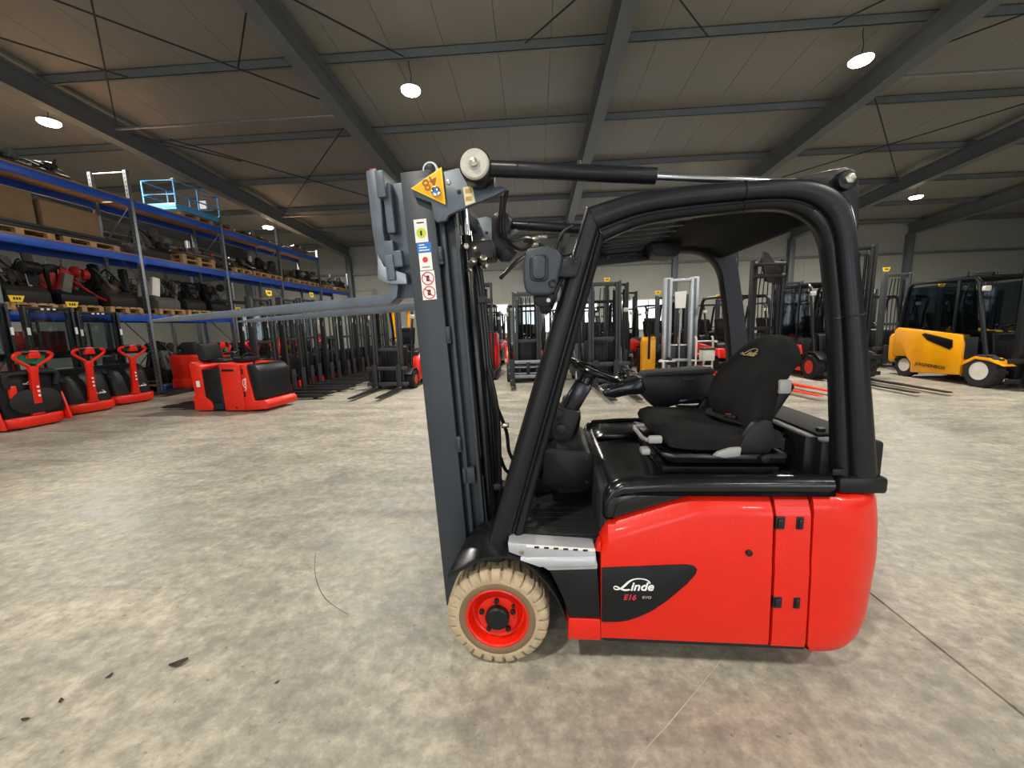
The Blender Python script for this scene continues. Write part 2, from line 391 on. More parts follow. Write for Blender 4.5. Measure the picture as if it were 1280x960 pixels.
# ---- wheels
def tyre_mesh(m,r,wd,rin,lugs=26,y0=0.0):
    n=lugs*6; bm=MB(); rings=[]
    prof=[(rin,.012),(rin+.012,.004),(r*.80,0.0),(r*.88,.002),(r*.945,.008),(r*.985,.02),(r,.04),(r,wd*.5),(r,wd-.04),(r*.985,wd-.02),(r*.945,wd-.008),(r*.86,wd),(rin,wd-.01)]
    def ring(i):
        t=2*PI*i/n; out=[]
        for j,(q,h) in enumerate(prof):
            qq=q
            ph=(i%6)
            hh=h
            if q>r*.87 and ((h<wd*.5 and ph in (0,)) or (h>=wd*.5 and ph in (3,))):
                if q>r*.95: qq=q-.016
                hh=h+(.016 if h<wd*.5 else -.016)*(1 if q<r*.99 else .3)
            out.append(V(math.cos(t)*qq,hh+y0,math.sin(t)*qq))
        return out
    rs=[[bm.bm.verts.new(p) for p in ring(i)] for i in range(n)]
    for i in range(n):
        A=rs[i];B=rs[(i+1)%n]
        for k in range(len(prof)-1): bm.face([A[k],A[k+1],B[k+1],B[k]])
    return bm.mesh('tyre',m,ang=40)
def wheel(cx,cy,cz,flip,parent=FK,tm=TYRE):
    me=tyre_mesh(tm,.228,.175,.128)
    t=obj('front_wheel_tyre',me,parent,(cx,cy,cz)); s=1
    if flip: t.rotation_euler=(0,0,PI)
    b=MB().lathe([(.142,.010),(.142,.004),(.134,.001),(.127,.006),(.121,.03),(.116,.045),(.108,.05),(.094,.040),(.088,.028),(.055,.026),(.05,.026)],(0,0,0),'y',48,False)
    rim=b.build('rim',RED,t)
    MB().lathe([(.140,.003),(.150,-.002),(.168,.0005),(.172,.004)],(0,0,0),'y',48,False).build('bead_ring',mat('brown tyre bead',(120,96,70),.8,var=.2),t)
    MB().lathe([(.052,.028),(.052,.002),(.046,-.006),(.001,-.008)],(0,0,0),'y',32).build('hub_cap',BLK,t)
    for k in range(5):
        a=R(72*k+20); x,z=.073*math.cos(a),.073*math.sin(a)
        MB().cyl((x,.03,z),(x,.012,z),.0115,n=6).build('lug_nut',BLK,t,.001)
    MB().cyl((.085*math.cos(R(35)),.03,.085*math.sin(R(35))),(.085*math.cos(R(35)),.022,.085*math.sin(R(35))),.008,n=10).build('rim_hole',RUB,t)
    return t
wheel(0,0,.228,False)
wheel(0,W,.228,True,tm=TYRB)
MB().cyl((0,.12,.228),(0,W-.12,.228),.07).build('front_axle',BLKS,FK)
for y in (.46,.60):
    me=tyre_mesh(TYRB,.20,.09,.11); t=obj('rear_wheel_tyre',me,FK,(1.22,y-.02,.20)); MB().lathe([(.112,.01),(.10,.03),(.03,.03)],(0,0,0),'y',24).build('rim',RED,t)
MB().box(1.10,1.34,.42,.67,.30,.42).build('steer_axle',BLKS,FK,.02)
# ---- chassis
b=MB(); b.prism([(.46,.10),(1.30,.10),(1.30,.80),(.46,.80)],.05,W-.05); b.prism([(-.05,.28),(.50,.22),(.50,.55),(.0,.55),(-.05,.50)],.20,W-.20)
P(b,'chassis',BLKS,.01)
# ---- red battery door (lofted, near side; and its twin on the far side)
def zt(x):
    if x<.475: return .60+(x-.443)/(.475-.443)*.075
    if x<.82: return .675+(x-.475)/(.345)*.118
    return .795
def xr(z): return 1.109+(.797-z)/.64*.018     # slanted rear edge
def door(y0,sg,name):
    b=MB(); rings=[]
    xs=[.445,.455,.465,.475]+[.475+.345*i/10 for i in range(1,11)]+[.9,1.0,1.105]
    for x in xs:
        t=zt(x); f=(x-.445)/.66
        pr=[(.018,.152),(.006,.158),(0,.19),(-.004,.50),(-.001,.53),(0,t-.075),(.006,t-.055),(.028,t-.012),(.045,t),(.07,t),(.07,.152)]
        rings.append([V(x+(f*(.797-z)/.64*.018),y0+sg*y,z) for y,z in pr])
    b.loft(rings); return P(b,name,RED,0,ang=28)
dr=door(0,1,'battery_door'); door(W,-1,'battery_door')
# gap/hinge strip
def strip(y0,sg):
    b=MB(); rings=[]
    for f in (0,1):
        pr=[(.016,.150),(.005,.156),(0,.19),(-.004,.50),(-.001,.53),(0,.72),(.006,.742),(.022,.785),(.04,.797),(.07,.797),(.07,.150)]
        rings.append([V((1.117 if f==0 else 1.243)+((.797-z)/.64*(.018 if f==0 else .022)),y0+sg*y,z) for y,z in pr])
    b.loft(rings); return P(b,'hinge_panel',RED,0,ang=28)
hp=strip(0,1); strip(W,-1)
for z in (.698,.358):
    for x,wd in ((1.130,.036),(1.203,.028)):
        dx=(.797-z)/.64*.02
        MB().box(x+dx-wd/2,x+dx+wd/2,-.004,.012,z-.026,z+.026).build('hinge_recess',RUB,hp,.004)
        MB().box(x+dx-wd/2+.006,x+dx+wd/2-.006,-.012,.004,z-.019,z+.019).build('hinge',BLKG,hp,.004)
b=MB().cyl((1.023,-.010,.57),(1.023,.01,.57),.013); P(b,'lock_cap',RUB,.002,dr)
# badge
bp_=[(.447,.491),(.70,.509),(.785,.514),(.815,.509),(.827,.496),(.822,.474),(.79,.43),(.714,.352),(.65,.30),(.60,.272),(.555,.254),(.52,.246),(.447,.243)]
bd=MB().prism(bp_,-.0085,.01); bdo=P(bd,'badge_panel',BLK,.003)
logo(WHT,.0440,bdo,(.496,-.0095,.392),(PI/2,R(-1.5),0))
text('E16',.034,REDL,bdo,(.560,-.0095,.362),shear=.25,bold=.0006); text('evo',.026,GREYP,bdo,(.628,-.0095,.367),shear=.25)
# counterweight
def cw_ring(z,xf_,xr_,ins):
    r=.24; pts=[(xf_,ins)]
    for k in range(9):
        t=R(-90+90*k/8); pts.append((xr_-r+r*math.cos(t),ins+r+r*math.sin(t)))
    for k in range(9):
        t=R(0+90*k/8); pts.append((xr_-r+r*math.cos(t),W-ins-r+r*math.sin(t)))
    pts.append((xf_,W-ins)); return [V(x,y,z) for x,y in pts]
b=MB(); b.loft([cw_ring(z,xf_,x,i) for z,xf_,x,i in ((.120,1.33,1.52,.05),(.124,1.318,1.545,.022),(.137,1.29,1.565,.008),(.17,1.274,1.585,.001),(.25,1.271,1.605,-.001),(.50,1.262,1.618,-.004),(.53,1.261,1.620,-.001),(.66,1.258,1.612,0),(.75,1.256,1.600,.002),(.785,1.255,1.592,.010),(.797,1.255,1.58,.022))])
P(b,'counterweight',RED,0,ang=40)
MB().box(1.20,1.30,.03,W-.03,.17,.78).build('gap_filler',RUB,FK)
# ---- front lower corner: black panel, red strip, silver step, fender
lowp=[(.232,.467),(.43,.480),(.4435,.254),(.309,.254),(.300,.30),(.283,.35),(.262,.40)]
P(MB().prism(lowp,-.003,.10),'front_side_panel',BLK,.005)
P(MB().prism([(.3095,.250),(.4435,.250),(.444,.150),(.305,.150)],-.003,.10),'sill_strip',RED,.005)
st=P(MB().prism([(.058,.592),(.42,.574),(.431,.482),(.228,.469),(.20,.487),(.12,.527),(.062,.548)],-.006,.08),'step_plate',SILV,.006)
b=MB(); rg=[]
for f in (0,1):
    xa,za,xb,zb=(.11,.53,.19,.49) if f==0 else (.42,.545,.43,.502)
    rg.append([V(xa,-.004,za),V(xa+.0,-.013,za-.012*(1-f)-.02*f),V(xb,-.013,zb),V(xb,-.004,zb)])
b.loft(rg); b.build('step_rib',SILV,st,.002)
P(MB().cyl((.115,-.011,.552),(.115,0,.552),.011),'step_bolt',ZINC,.002,st)
tl_=MB(); tl_.prism([(.135,.588),(.42,.575),(.421,.563),(.136,.575)],-.0075,-.006); so=P(tl_,'step_label',PAPER,0,st)
for k in range(6): MB().box(.17+.04*k,.19+.04*k,-.0085,-.0074,.572-.0018*k,.580-.0018*k).build('label_mark',BLKS,st)
# fender
b=MB(); rg=[]
for (xo,zo),(xi,zi) in zip(catmull([(-.205,0,.435),(-.12,0,.487),(-.05,0,.522),(.06,0,.535),(.14,0,.50),(.21,0,.43),(.262,0,.35),(.303,0,.245)],4) and [(p.x,p.z) for p in catmull([(-.205,0,.435),(-.12,0,.487),(-.05,0,.522),(.06,0,.535),(.14,0,.50),(.21,0,.43),(.262,0,.35),(.303,0,.245)],4)],
                           [(p.x,p.z) for p in catmull([(-.16,0,.50),(-.10,0,.565),(-.05,0,.59),(.05,0,.60),(.13,0,.53),(.21,0,.45),(.266,0,.36),(.308,0,.25)],4)]):
    rg.append([V(xo,-.012,zo-.012),V(xo,-.012,zo),V(xo+.0,.004,zo+.008),V(xi,.19,zi),V(xi,.19,zi-.02),V(xo,.02,zo-.012)])
b.loft(rg); P(b,'fender',BLKG,0,ang=30)
# ---- footwell
b=MB().box(.0,.47,.07,W-.07,.545,.575); P(b,'floor_plate',BLKS,.004)
b=MB(); b.box(.03,.455,.085,W-.09,.575,.588)
for k in range(5): b.box(.10,.40,.13+.05*k,.145+.05*k,.588,.591)
P(b,'floor_mat',BLKM,.003)
b=MB(); b.prism([(.02,.58),(.13,.58),(.22,.80),(.24,.98),(.16,1.0),(.06,.70)],.40,W-.12); P(b,'dash_panel',BLK,.02)
b=MB(); b.prism([(.20,.70),(.42,.685),(.455,.72),(.45,.86),(.42,.885),(.24,.90),(.21,.87)],.32,W-.25); P(b,'knee_panel',BLK,.02)
for z in (.73,.85): P(MB().cyl((.415,.316,z),(.415,.33,z),.008,n=8),'panel_screw',BLKS)
b=MB(); b.prism([(.30,.88),(.40,.88),(.42,1.0),(.39,1.06),(.33,1.07),(.30,.98)],.62,.90); P(b,'side_pod',BLKG,.025)
b=MB(); b.obox((.15,.30,.62),(.05,.09,.012),(0,R(-55),0)); b.beam((.13,.30,.60),(.07,.30,.68),.02,.012); P(b,'pedal',BLKM,.003)
b=MB(); b.obox((.15,.62,.62),(.05,.09,.012),(0,R(-55),0)); b.beam((.13,.62,.60),(.07,.62,.68),.02,.012); P(b,'pedal',BLKM,.003)
# steering column and wheel
ax=V(.124,0,.297).normalized(); sw=V(.462,YC,1.255); base=V(.235,YC-.02,.78)
b=MB(); b.beam((.21,YC,.66),(.345,YC,1.06),.13,.11,(0,1,0)); P(b,'steering_column',BLK,.02)
b=MB(); b.beam((.335,YC,1.03),(.43,YC,1.19),.09,.08,(0,1,0)); b.cyl((.40,YC,1.13),(.455,YC,1.245),.04,.032); P(b,'column_cover',BLKG,.015)
kb=MB().cyl((.285,YC-.10,1.035),(.285,YC-.06,1.035),.028,n=20); P(kb,'adjuster_knob',BLK,.004)
kb=MB().cyl((.30,YC-.085,.955),(.30,YC-.06,.955),.028,n=8); P(kb,'tilt_knob',BLKS,.004)
u=V(.297,0,-.124).normalized(); vv=V(0,1,0); rw=.165
sp=P(MB().tube([sw+(u*math.cos(2*PI*i/40)+vv*math.sin(2*PI*i/40))*rw for i in range(40)],.0145,10,True),'steering_wheel',BLKG)
for a in (90,210,330):
    t=R(a); P(MB().beam(sw-ax*.02,sw+(u*math.cos(t)+vv*math.sin(t))*rw,.03,.012,ax),'spoke',BLK,.003,sp)
P(MB().cyl(sw-ax*.04,sw+ax*.006,.04,n=20),'wheel_hub',BLK,.004,sp)
q=sw+u*(rw-.005); P(MB().cyl(q,q+ax*.03,.009).lathe([(.002,0),(.018,.006),(.022,.02),(.016,.034),(.002,.04)],q+ax*.025,'z',14),'spinner_knob',BLKG,0,sp)
# ---- hood
hx0,hx1=.455,1.33
rg=[]
def hring(y,dz,ins):
    pts=[(.455,.70),(.457,.76),(.466,.81),(.487,.842),(.525,.862),(.70,.872),(1.0,.876),(hx1,.878),(hx1,.805),(.60,.802),(.50,.76),(.487,.70)]
    return [V(x+(ins if x<.6 else 0),y,z-dz if z>.80 and z not in (.802,.805) else z) for x,z in pts]
b=MB(); prof=[(.016,.058,.010),(.008,.048,.008),(.006,.036,.006),(.010,.022,.004),(.020,.009,.002),(.034,.002,.001),(.052,0,0),(.066,.006,0),(.078,.020,0),(.095,.038,0),(.115,.044,0)]
b.loft([hring(y,d,i) for y,d,i in prof]+[hring(W-y,d,i) for y,d,i in prof[::-1]])
hd=P(b,'hood',BLKG,0,ang=42)
P(MB().prism([(.421,.558),(.4445,.552),(.4445,.602),(.436,.598)],.004,.05),'door_nose',RED,.003)
P(MB().box(.448,.475,.06,W-.06,.56,.80),'footwell_wall',BLKM,.004)
P(MB().prism([(.468,.685),(.482,.70),(.60,.745),(.72,.785),(.80,.80),(.55,.80),(.49,.79),(.47,.755)],.010,.06),'hood_corner_trim',BLKG,.006)
b=MB(); b.prism([(.50,.825),(.80,.825),(.78,.865),(.56,.86)],.72,W-.12); P(b,'hood_ridge',BLKG,.012,hd)
b=MB(); b.box(1.17,1.30,.14,.22,.828,.838); P(b,'hood_latch',BLK,.003,hd)
for k in range(2): P(MB().box(1.18+.045*k,1.205+.045*k,.155,.195,.836,.846),'latch_button',BLKG,.003,hd)
# rear deck with cup holder
b=MB(); b.box(1.30,1.36,.16,W-.16,.80,1.00); b.box(1.34,1.58,.12,W-.12,.78,.99); P(b,'rear_deck',BLK,.015)
P(MB().box(1.37,1.56,.20,W-.20,.99,1.002),'deck_lid',BLKM,.006)
P(MB().cyl((1.41,.24,1.0),(1.41,.24,1.016),.018),'lid_knob',BLK,.003)
b=MB().lathe([(.055,.012),(.06,.0),(.045,-.004),(.04,.03),(.01,.032)],(0,0,0),'x',24); b.xf(Matrix.Translation((1.295,.27,.93))); P(b,'holder_ring',BLKG)
# ---- overhead guard side frames
PR=[(0,.045),(.02,.024),(.08,.009),(.18,.001),(.36,-.002),(.54,.002),(.63,.012),(.66,.030),(.72,.030),(.75,.016),(.82,.010),(.92,.014),(1.0,.030),(1.0,.066),(.9,.084),(.1,.086),(.02,.07)]
pa=[((-.062,.47),(.085,.47)),((.395,1.931),(.462,1.806))]
pb=[((.395,1.931),(.462,1.806)),((.558,1.970),(.589,1.852)),((.731,1.987),(.734,1.873)),((.956,1.991),(.961,1.887)),((1.15,1.988),(1.09,1.886)),((1.25,1.965),(1.165,1.866)),((1.318,1.915),(1.222,1.822)),((1.352,1.84),(1.255,1.762)),((1.372,1.74),(1.272,1.69)),((1.421,1.474),(1.310,1.45)),((1.48,1.14),(1.347,1.12)),((1.525,.865),(1.376,.85))]
def guard(y0,sg,pairs,name,smooth):
    O=[(a[0],0,a[1]) for a,_ in pairs]; I=[(c[0],0,c[1]) for _,c in pairs]
    if smooth: O=catmull(O,7); I=catmull(I,7)
    else: O=[Vector(O[0]).lerp(Vector(O[1]),k/6) for k in range(7)]; I=[Vector(I[0]).lerp(Vector(I[1]),k/6) for k in range(7)]
    b=MB(); b.loft([[V(o.x+(i.x-o.x)*t,y0+sg*y,o.z+(i.z-o.z)*t) for t,y in PR] for o,i in zip(O,I)])
    return P(b,name,BLKF,0,ang=50)
for y0,sg in ((.045,1),(W-.045,-1)):
    guard(y0,sg,pa,'guard_front_pillar',False); g=guard(y0,sg,pb,'guard_rail',True)
    # weld beads and foot collar
    for a,c in (((.395,1.931),(.462,1.806)),((.965,1.993),(.968,1.885)),((1.416,1.50),(1.305,1.48))):
        b=MB(); b.tube([V(a[0]+(c[0]-a[0])*t,y0+sg*(y-.0015),a[1]+(c[1]-a[1])*t) for t,y in PR[:13]],.0028,6); P(b,'weld_bead',BLKF,0,g)
    ys=sorted((y0-sg*.006,y0+sg*.10))
    P(MB().box(1.365,1.545,ys[0],ys[1],.80,.868),'guard_foot',BLKF,.015,g)
    ys=sorted((y0+sg*.03,y0+sg*.05))
    P(MB().prism([(1.10,1.985),(1.27,2.013),(1.315,2.018),(1.345,2.005),(1.36,1.965),(1.375,1.80),(1.30,1.90),(1.22,1.955)],ys[0],ys[1]),'corner_gusset',BLKF,.005,g)
    ys=sorted((y0+sg*.0,y0+sg*.05)); q=1.305
    P(MB().cyl((q,ys[0],1.968),(q,ys[1],1.968),.034,n=24),'pivot_boss',BLKF,.004,g)
    P(MB().cyl((q,y0-sg*.012,1.968),(q,y0+sg*.03,1.968),.019,n=6),'pivot_bolt',ZINC,.003,g)
P(MB().box(1.34,1.385,.045,.055,.875,.90),'hood_catch',BLKF,.003)
# roof
b=MB(); b.prism([(.42,1.90),(.47,1.955),(.56,1.965),(.56,1.93),(.50,1.90),(.47,1.85)],.10,W-.10); P(b,'roof_front_beam',BLKF,.01)
b=MB(); b.prism([(.86,1.97),(1.15,1.972),(1.26,1.94),(1.30,1.86),(1.25,1.85),(1.18,1.90),(1.10,1.915),(.86,1.925)],.12,W-.12); P(b,'roof_rear_panel',mat('matt black liner',(12,12,13),.8,spec=.2),.01)
b=MB(); b.prism([(.80,1.93),(.98,1.93),(.97,1.86),(.95,1.84),(.83,1.85)],.78,W-.13); P(b,'roof_console',BLK,.015)
for y in (.20,.31,.42,.53,.64,.75,.86):
    P(MB().prism([(.50,1.94),(.88,1.955),(.88,1.925),(.50,1.905)],y,y+.022),'roof_bar',BLKF,.004)
b=MB(); b.prism([(.47,1.90),(.86,1.915),(.86,1.85),(.50,1.83)],W-.17,W-.135); so=P(b,'roof_far_rail',BLK,.006)
for x in (.60,.70): P(MB().cyl((x,W-.178,1.872),(x,W-.16,1.872),.006,n=10),'rail_screw',CHR,0,so)
# tilt cylinders above the guard
for y,n in ((.10,0),(W-.10,1)):
    c0=V(-.028,y,2.108); c1=V(1.305,y,1.968); d=(c1-c0).normalized()
    t=P(MB().cyl(c0+d*.05,c0+d*.69,.030,n=24),'tilt_cylinder',BLKF,.003)
    P(MB().cyl(c0+d*.68,c1,.015,n=16),'piston_rod',CHR,0,t)
    P(MB().cyl(c0+d*.16,c0+d*.168,.0315,n=24),'weld_ring',BLKF,0,t)
    P(MB().cyl(c0+d*.40+V(0,0,.028),c0+d*.40+V(0,0,.043),.008,n=8),'bleed_plug',BLKS,0,t)
    sg=-1 if n==0 else 1
    P(MB().cyl(c0+V(0,sg*.035,0),c0-V(0,sg*.06,0),.062,n=32),'cylinder_eye',BLKF,.006,t)
    P(MB().lathe([(.01,sg*.052),(.02,sg*.052),(.024,sg*.046),(.050,sg*.046),(.056,sg*.040),(.056,sg*.034)],c0,'y',40),'bearing_disc',mat('worn cream steel',(190,187,176),.5,var=.12,vscale=30),0,t)
    P(MB().cyl(c0+V(0,sg*.045,0),c0+V(0,sg*.064,0),.016,n=18),'pivot_pin',ZINC,.003,t)
# ---- work light on the front pillar
def worklight(y,sg,lens):
    yy=lambda a:y+sg*a
    t=P(MB().prism([(.150,1.72),(.160,1.765),(.185,1.785),(.255,1.787),(.293,1.762),(.300,1.735),(.272,1.615),(.245,1.602),(.18,1.605),(.158,1.62),(.150,1.66)],*sorted((yy(-.03),yy(.04)))),'work_light',mat('grey lamp housing',(54,60,68),.42,bump=.06,bscale=300,spec=.4),.016,seg=3)
    P(MB().prism(rrect(.176,.248,1.655,1.752,.02),*sorted((yy(-.034),yy(-.02)))),'handle_recess',RUB,.004,t)
    P(MB().prism(rrect(.186,.236,1.662,1.748,.018),*sorted((yy(-.052),yy(-.02)))),'handle',MATS['grey lamp housing'],.008,t)
    P(MB().tube([V(.262,yy(-.033),1.645)+V(math.cos(R(a)),0,math.sin(R(a)))*.013 for a in range(20,340,20)],.004,6),'cable_clip',BLK,0,t)
    P(MB().prism([(.185,1.605),(.265,1.61),(.262,1.575),(.24,1.56),(.205,1.562),(.19,1.58)],*sorted((yy(-.005),yy(.03)))),'foot_bracket',BLK,.006,t)
    P(MB().beam((.262,yy(.02),1.59),(.315,yy(.04),1.71),.02,.015),'bracket_arm',BLKF,.003,t)
    P(MB().cyl((.245,yy(-.012),1.585),(.245,yy(.0),1.585),.008,n=10),'bracket_bolt',ZINC,0,t)
    P(MB().prism([(.292,1.735),(.366,1.742),(.372,1.728),(.356,1.672),(.346,1.666),(.272,1.672)],*sorted((yy(-.012),yy(.10)))),'pillar_clamp',BLKF,.006,t)
    for x,z in ((.35,1.722),(.343,1.682)): P(MB().cyl((x,yy(-.015),z),(x,yy(-.008),z),.005,n=8),'clamp_screw',BLKS,0,t)
    if lens:
        P(MB().lathe([(.062,0),(.066,.01),(.06,.02),(.02,.03),(.002,.03)],(.30,y-.06,1.70),'x',24),'lamp_rim',SILV,0,t)
worklight(.035,1,False); worklight(W-.035,-1,True)
P(MB().tube(catmull([(.30,.09,1.66),(.275,.11,1.72),(.28,.10,1.80),(.31,.085,1.85),(.345,.08,1.87)],5),.006,6),'lamp_cable',RUB)
# ---- mast (tilted forward 2.6 degrees)
TILT=Matrix.Translation((-.279,0,.137))@Matrix.Rotation(R(-2.6),4,'Y')     # mast frame: x=0 front edge, z=0 at base
def Mp(b,name,m,bevel=0,parent=FK,**k): b.xf(TILT); return b.build(name,m,parent,bevel,**k)
MH=2.01
for y,sg in ((.19,1),(W-.19,-1)):
    s=lambda a:y+sg*a
    def bx(b,x0,x1,a,c,z0,z1): yy=sorted((s(a),s(c))); b.box(x0,x1,yy[0],yy[1],z0,z1); return b
    b=MB(); bx(b,0,.132,0,.014,0,MH); bx(b,0,.016,.014,.07,0,MH); bx(b,.116,.132,.014,.07,0,MH)
    ro=Mp(b,'outer_mast_rail',GREYM,.004)
    q_=0 if sg>0 else -.05
    b=MB(); bx(b,.150+q_,.168+q_,.01+(.0 if sg>0 else .06),.06+(.0 if sg>0 else .06),.05,MH-.06); bx(b,.150+q_,.225+q_,.045+(.0 if sg>0 else .06),.06+(.0 if sg>0 else .06),.05,MH-.06); bx(b,.210+q_,.225+q_,.01+(.0 if sg>0 else .06),.06+(.0 if sg>0 else .06),.05,MH-.06)
    Mp(b,'inner_mast_rail',GREYM,.004)
    b=MB(); bx(b,.134,.150,.03,.09,.02,MH-.12); Mp(b,'rail_shadow_channel',BLKS,.002)
    for z in (.78,1.28,1.62):
        b=MB(); bx(b,.128,.152,-.006,.02,z,z+.075); bx(b,.134,.150,-.012,.0,z+.015,z+.06); Mp(b,'rail_clip',GREYM,.004,ro)
    b=MB(); cx_=.243 if sg>0 else .17; b.cyl((cx_,s(.095 if sg>0 else .15),.10),(cx_,s(.095 if sg>0 else .15),1.75),.028,n=20); lc=Mp(b,'lift_cylinder',BLKG,.002)
    b=MB(); b.cyl((cx_,s(.095 if sg>0 else .15),1.75),(cx_,s(.095 if sg>0 else .15),1.88),.018,n=16); Mp(b,'lift_rod',CHR,0,lc)
    b=MB()
    for k in range(60): bx(b,.176,.205,.062,.07,.25+.026*k,.268+.026*k)
    Mp(b,'lift_chain',ZINC)
    # hoses
    for k,(hx,hy) in enumerate(((.268,.11),(.280,.125),(.290,.14),(.262,.15)) if sg>0 else ((.17,.24),(.19,.26))):
        Mp(MB().tube(catmull([(hx-.02,s(hy),1.72),(hx,s(hy),1.5),(hx+.004,s(hy),1.0),(hx-.004,s(hy),.55),(hx-.03,s(hy),.2)],6),.011,8),'hydraulic_hose',RUB)
    for z in (.3,.55,1.45): Mp(bx(MB(),.23 if sg>0 else .14,.305 if sg>0 else .21,.09 if sg>0 else .22,.16 if sg>0 else .28,z,z+.03),'hose_clamp',BLKS,.003)
for z,h in ((.03,.10),(.62,.08),(1.90,.10)):
    Mp(MB().box(.14,.20,.20,W-.20,z,z+h),'mast_cross_beam',GREYM,.006)
Mp(MB().box(.16,.21,.24,W-.24,1.30,1.37),'mast_cross_beam',MASTD,.006)
# top bracket plate (near and far) carrying the tilt cylinder
for y,sg in ((.17,1),(W-.17,-1)):
    ys=sorted((y-sg*.006,y+sg*.018))
    poly=[(-.318,2.085),(-.312,2.10),(-.18,2.128),(-.115,2.140),(-.06,2.118),(.0,2.05),(.06,2.06),(.085,2.045),(.03,2.02),(-.05,1.995),(-.12,1.972),(-.165,1.955),(-.175,1.935),(-.215,1.930),(-.228,1.945),(-.236,2.010),(-.31,2.040)]
    t=P(MB().prism(poly,*ys),'mast_top_bracket',GREYF,.006)
    P(MB().cyl((-.115,ys[0]-.004,2.045),(-.115,ys[0]+.006,2.045),.009,n=12),'bracket_bolt',BLKS,.002,t)
    P(MB().cyl((-.158,ys[0]-.003,2.085),(-.158,ys[0]+.006,2.085),.010,n=16),'washer',ZINC,.002,t)
    ys2=sorted((y-sg*.012,y+sg*.03)); 
    P(MB().prism([(-.075,2.14),(.02,2.14),(.035,2.10),(.03,2.03),(-.02,2.02),(-.07,2.07)],y,y+sg*.06),'pivot_lug',BLKF,.01,t)
tagp=P(MB().prism([(-.316,2.066),(-.180,2.142),(-.170,1.993)],.150,.156),'triangle_tag',YELT,.003)
P(MB().prism([(-.304,2.066),(-.187,2.130),(-.178,2.003)],.1485,.152),'tag_face',mat('amber print',(252,176,4),.5),.001,tagp)
text('48',.064,mat('dark amber print',(150,98,0),.6),tagp,(-.232,.148,2.083),(PI/2,R(155),0),bold=.0008)
P(MB().cyl((-.206,.135,2.045),(-.206,.155,2.045),.020,n=20),'tag_lock',CHR,.003,tagp)
P(MB().box(-.206-.004,-.206+.004,.132,.137,2.035,2.055),'lock_slot',STBLUE,0,tagp)
lab=P(MB().prism([(-.098,2.060),(-.058,2.066),(-.048,2.000),(-.090,1.988)],.161,.165),'rating_label',mat('cream label',(226,214,170),.6),0)
for z in (2.045,2.015): P(MB().box(-.088,-.062,.1595,.1612,z-.008,z+.008),'label_box',mat('faded ochre print',(196,160,100),.7),0,lab)
P(MB().lathe([(.034,0),(.036,.006),(.034,.04),(.02,.045)],(-.27,.30,2.19),'y',28).lathe([(.024,-.004),(.002,-.006)],(-.27,.30,2.19),'y',20),'chain_pulley',ALU)
P(MB().lathe([(.026,-.004),(.02,-.008),(.004,-.008)],(-.27,.30,2.19),'y',24),'pulley_face',BLKS)
# stickers on the near rail (in mast frame)
def sticker(name,x0,x1,z0,z1,m,yy=.188): return Mp(MB().box(x0,x1,yy-.0006,yy+.001,z0,z1),name,m)
zb=lambda z:(z-.137)/math.cos(R(2.6))
s1=sticker('warning_sticker',.038,.094,zb(1.855),zb(1.950),PAPER); 
def disc(cx,cz,r,m,parent,ring=False,yy=.1868):
    b=MB()
    if ring: b.tube([V(cx+r*math.cos(2*PI*k/24),yy,cz+r*math.sin(2*PI*k/24)) for k in range(24)],.0022,5,True); b.beam((cx-r*.7,yy,cz+r*.7),(cx+r*.7,yy,cz-r*.7),.002,.004)
    else: b.cyl((cx,yy,cz),(cx,yy+.001,cz),r,n=24)
    return Mp(b,'print_mark',m,0,parent)
disc(.066,zb(1.893),.021,LIME,s1); Mp(MB().box(.050,.082,.1868,.1875,zb(1.933),zb(1.938)),'print_mark',BLKS,0,s1); Mp(MB().box(.062,.070,.1858,.1868,zb(1.883),zb(1.902)),'print_mark',BLKS,0,s1)
s2=sticker('inspection_sticker',.042,.104,zb(1.812),zb(1.853),STBLUE)
for k in range(3): Mp(MB().box(.05,.095-.01*k,.1868,.1875,zb(1.82)+.011*k,zb(1.824)+.011*k),'print_mark',WHT,0,s2)
s3=sticker('warning_sticker',.045,.101,zb(1.738),zb(1.811),PAPER); disc(.072,zb(1.782),.012,REDL,s3); Mp(MB().box(.055,.09,.1868,.1875,zb(1.748),zb(1.754)),'print_mark',GREYP,0,s3)
s4=sticker('prohibition_sticker',.044,.106,zb(1.612),zb(1.735),PAPER)
for z in (1.703,1.643):
    disc(.075,zb(z),.026,REDL,s4,True); Mp(MB().box(.068,.082,.1868,.1875,zb(z)-.012,zb(z)+.012),'print_mark',BLKS,0,s4)
